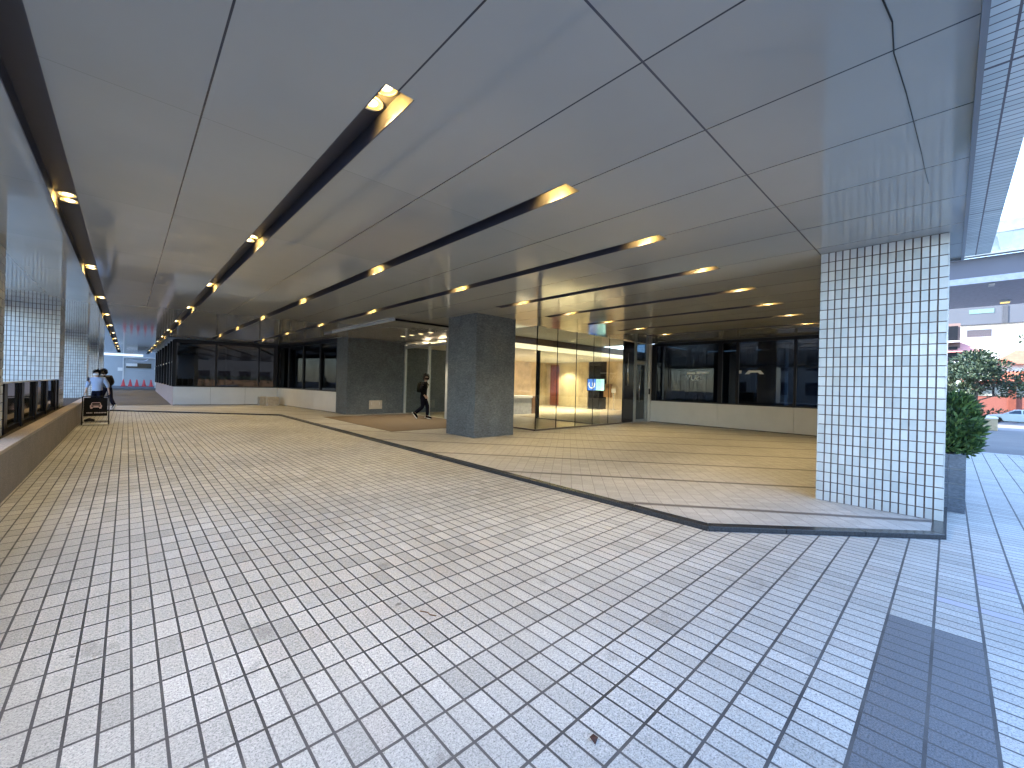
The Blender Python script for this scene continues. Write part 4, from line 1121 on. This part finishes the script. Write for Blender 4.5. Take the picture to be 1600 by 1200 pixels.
    if lo > 0: g('hem', (0.195, 0.15), P['pelvis']-up*lo*k); E2.append(('pelvis', 'hem'))
    for s in 'lr':
        g('sh'+s, 0.092); g('el'+s, 0.072); w = P['wr'+s]
        end = P['el'+s].lerp(w, cloth.get('sleeve', 0.95)); g('cuff'+s, 0.052, end)
        E2 += [('chest', 'sh'+s), ('sh'+s, 'el'+s), ('el'+s, 'cuff'+s)]
    skin_obj(cloth['topname'], G, E2, cloth['top'], t, root=list(G).index('chest'))
    T = {'pelvis': (tuple(P['pelvis']), (0.15*k, 0.125*k)), 'belt': (tuple(P['pelvis'].lerp(P['waist'], 0.6)), (0.135*k, 0.108*k))}; E3 = [('pelvis', 'belt')]
    for s in 'lr':
        T['hip'+s] = (tuple(P['hip'+s]), 0.115*k); T['kn'+s] = (tuple(P['kn'+s]), 0.088*k); T['an'+s] = (tuple(P['an'+s].lerp(P['kn'+s], 0.06)), 0.07*k)
        E3 += [('pelvis', 'hip'+s), ('hip'+s, 'kn'+s), ('kn'+s, 'an'+s)]
    skin_obj("trousers", T, E3, cloth['legs'], t)
    for s in 'lr':
        a, b = P['an'+s], P['toe'+s]; d = (b-a); hl = a-d.normalized()*0.05*k
        dz = Vector((0, 0, -1))
        fwd = (b-hl).normalized(); nrm = fwd.cross(Vector((0, 1, 0))).normalized(); nrm = nrm if nrm.z < 0 else -nrm
        Sx = {'h': (tuple(hl+nrm*0.02*k), 0.042*k), 'a': (tuple(a+nrm*0.01*k), 0.052*k), 'm': (tuple(a.lerp(b, 0.6)+nrm*0.005*k), 0.046*k), 't': (tuple(b+fwd*0.05*k), 0.032*k)}
        so_ = skin_obj("shoe", Sx, [('h', 'a'), ('a', 'm'), ('m', 't')], cloth['shoe'], t, root=1)
        m = MB(); sdv = Vector((0, 1, 0)); L0 = hl-fwd*0.045*k; L1 = b+fwd*0.085*k
        o0 = nrm*0.046*k; o1 = nrm*0.072*k; n0 = nrm*0.036*k; n1 = nrm*0.060*k
        wv = sdv*0.046*k
        m.add([L0+o0-wv, L1+n0-wv, L1+n0+wv, L0+o0+wv, L0+o1-wv, L1+n1-wv, L1+n1+wv, L0+o1+wv], [(0, 1, 2, 3), (7, 6, 5, 4), (4, 5, 1, 0), (5, 6, 2, 1), (6, 7, 3, 2), (7, 4, 0, 3)])
        m.build("sole", cloth['sole'], so_, local=True, bevel=0.012)
    return t, P, k
def backpack(P, k, t, mat, dz=0.0):
    c = P['chest'].lerp(P['waist'], 0.35)+Vector((-0.20, 0, dz))*k
    J = {'a': (tuple(c+Vector((0.01, 0, 0.20))*k), (0.13*k, 0.07*k)), 'b': (tuple(c), (0.16*k, 0.10*k)), 'c': (tuple(c+Vector((-0.02, 0, -0.2))*k), (0.155*k, 0.095*k))}
    o = skin_obj("backpack", J, [('a', 'b'), ('b', 'c')], mat, t, root=1)
    m = MB()
    for s in (-1, 1):
        y = s*0.12*k
        m.tube([tuple(c+Vector((0.04*k, y, 0.2*k))), tuple(P['neck']+Vector((0.02*k, y*0.9, -0.02*k))), tuple(P['chest']+Vector((0.14*k, y, 0.02*k))), tuple(P['waist']+Vector((0.09*k, y*1.1, 0.08*k))), tuple(c+Vector((0.05*k, y, -0.18*k)))], 0.018*k, 6)
    m.build("strap", mat, o, local=True)
black_cl = plain("black_cloth", (0.003, 0.003, 0.004), 0.9, var=0.3, scale=20, spec=0.08)
navy_cl = plain("navy_cloth", (0.0045, 0.005, 0.011), 0.9, var=0.3, scale=20, spec=0.08)
hair_b = plain("dark_brown_hair", (0.014, 0.007, 0.005), 0.5, var=0.4, scale=60)
hair_k = plain("black_hair", (0.005, 0.004, 0.004), 0.5, var=0.4, scale=60)
mask_w = plain("white_mask", (0.75, 0.75, 0.76), 0.8, var=0.02)
IMG_R = math.atan2(Rv.y, Rv.x)
walk = dict(pelvis=(0, 0, 0.93), waist=(0.02, 0, 1.08), chest=(0.05, 0, 1.32), neck=(0.07, 0, 1.47), jaw=(0.10, 0, 1.545), head=(0.105, 0, 1.63), crown=(0.095, 0, 1.69),
            shl=(0.05, 0.18, 1.40), ell=(-0.06, 0.24, 1.13), wrl=(0.07, 0.14, 0.93), shr=(0.05, -0.18, 1.40), elr=(-0.06, -0.24, 1.13), wrr=(0.07, -0.14, 0.93),
            hipl=(0.0, 0.09, 0.88), knl=(0.16, 0.08, 0.50), anl=(0.17, 0.07, 0.09), toel=(0.30, 0.07, 0.045),
            hipr=(0.0, -0.09, 0.88), knr=(0.01, -0.09, 0.47), anr=(-0.30, -0.09, 0.22), toer=(-0.215, -0.09, 0.10), face=(0.75, -0.65, 0))
pt, P, k = person("person in black coat and dark trousers walking on the doormat past the slate pillar", (8.78, 14.62, ZI+0.008), IMG_R, 1.80, walk,
                  dict(top=black_cl, topname="coat", hem=0.30, legs=navy_cl, shoe=black_cl, sole=M['white'], hair=hair_b, mask=black_cl))
backpack(P, k, pt, plain("dark_olive_pack", (0.006, 0.006, 0.004), 0.9, var=0.3, spec=0.08))
stand = dict(pelvis=(0, 0, 0.93), waist=(0.0, 0, 1.08), chest=(0.02, 0, 1.32), neck=(0.03, 0, 1.46), jaw=(0.075, 0, 1.53), head=(0.07, 0, 1.61), crown=(0.055, 0, 1.67),
             shl=(0.0, 0.19, 1.39), ell=(-0.03, 0.30, 1.14), wrl=(0.05, 0.36, 0.90), shr=(0.0, -0.19, 1.39), elr=(-0.02, -0.29, 1.14), wrr=(0.03, -0.33, 0.89),
             hipl=(0, 0.09, 0.88), knl=(0.12, 0.10, 0.49), anl=(0.10, 0.10, 0.09), toel=(0.23, 0.11, 0.045),
             hipr=(0, -0.09, 0.88), knr=(0.02, -0.10, 0.48), anr=(-0.14, -0.10, 0.12), toer=(-0.03, -0.11, 0.05), face=(0.9, -0.3, 0))
person("person in pale blue shirt and face mask walking toward the folding sign", (-0.86, 23.2, 0.0), math.atan2(-F.y, -F.x)+0.50, 1.72, stand,
       dict(top=plain("pale_blue_shirt", (0.30, 0.36, 0.50), 0.8, var=0.05), topname="shirt", hem=0.06, sleeve=0.5, legs=navy_cl, shoe=black_cl, sole=M['white'], hair=hair_k, mask=mask_w))
lean = dict(pelvis=(0, 0, 0.92), waist=(0.06, 0, 1.07), chest=(0.15, 0, 1.30), neck=(0.23, 0, 1.44), jaw=(0.28, 0, 1.51), head=(0.29, 0, 1.59), crown=(0.285, 0, 1.65),
            shl=(0.14, 0.18, 1.38), ell=(0.05, 0.22, 1.12), wrl=(0.20, 0.20, 0.92), shr=(0.14, -0.18, 1.38), elr=(0.10, -0.24, 1.12), wrr=(0.28, -0.20, 0.98),
            hipl=(0, 0.09, 0.87), knl=(0.26, 0.08, 0.50), anl=(0.30, 0.08, 0.09), toel=(0.43, 0.08, 0.045),
            hipr=(0, -0.09, 0.87), knr=(-0.06, -0.09, 0.47), anr=(-0.34, -0.09, 0.17), toer=(-0.24, -0.09, 0.06), face=(1, 0.25, 0))
pt, P, k = person("person in olive jacket with black backpack striding away behind the blue shirted one", (-0.62, 24.9, ZI), IMG_R+math.pi-0.35, 1.76, lean,
                  dict(top=plain("olive_jacket", (0.03, 0.029, 0.02), 0.85, var=0.2), topname="jacket", hem=0.03, legs=navy_cl, shoe=black_cl, sole=M['white'], hair=hair_k))
backpack(P, k, pt, plain("black_pack", (0.004, 0.004, 0.0045), 0.9, var=0.3, spec=0.1), -0.02)

# ---- litter on the drive
m = MB(); c = Vector((1.50, 1.02, 0.0))
cz = 0.006
m.add([(1.50, 1.02, 0.004), (1.535, 1.03, 0.012), (1.54, 1.06, 0.006), (1.505, 1.055, 0.014), (1.52, 1.035, 0.016)], [(0, 1, 4), (1, 2, 4), (2, 3, 4), (3, 0, 4), (3, 2, 1, 0)])
tag(m.build("fallen_leaf", plain("dead_leaf", (0.05, 0.018, 0.012), 0.8)), "small dark dead leaf lying on the drive tiles", "leaf")
tag(MB().tube([(1.52, 2.30, 0.006), (1.49, 2.33, 0.012), (1.50, 2.37, 0.006), (1.47, 2.42, 0.006)], 0.004, 6).build("twig", M['wood']), "thin dark twig lying on the drive tiles", "twig")
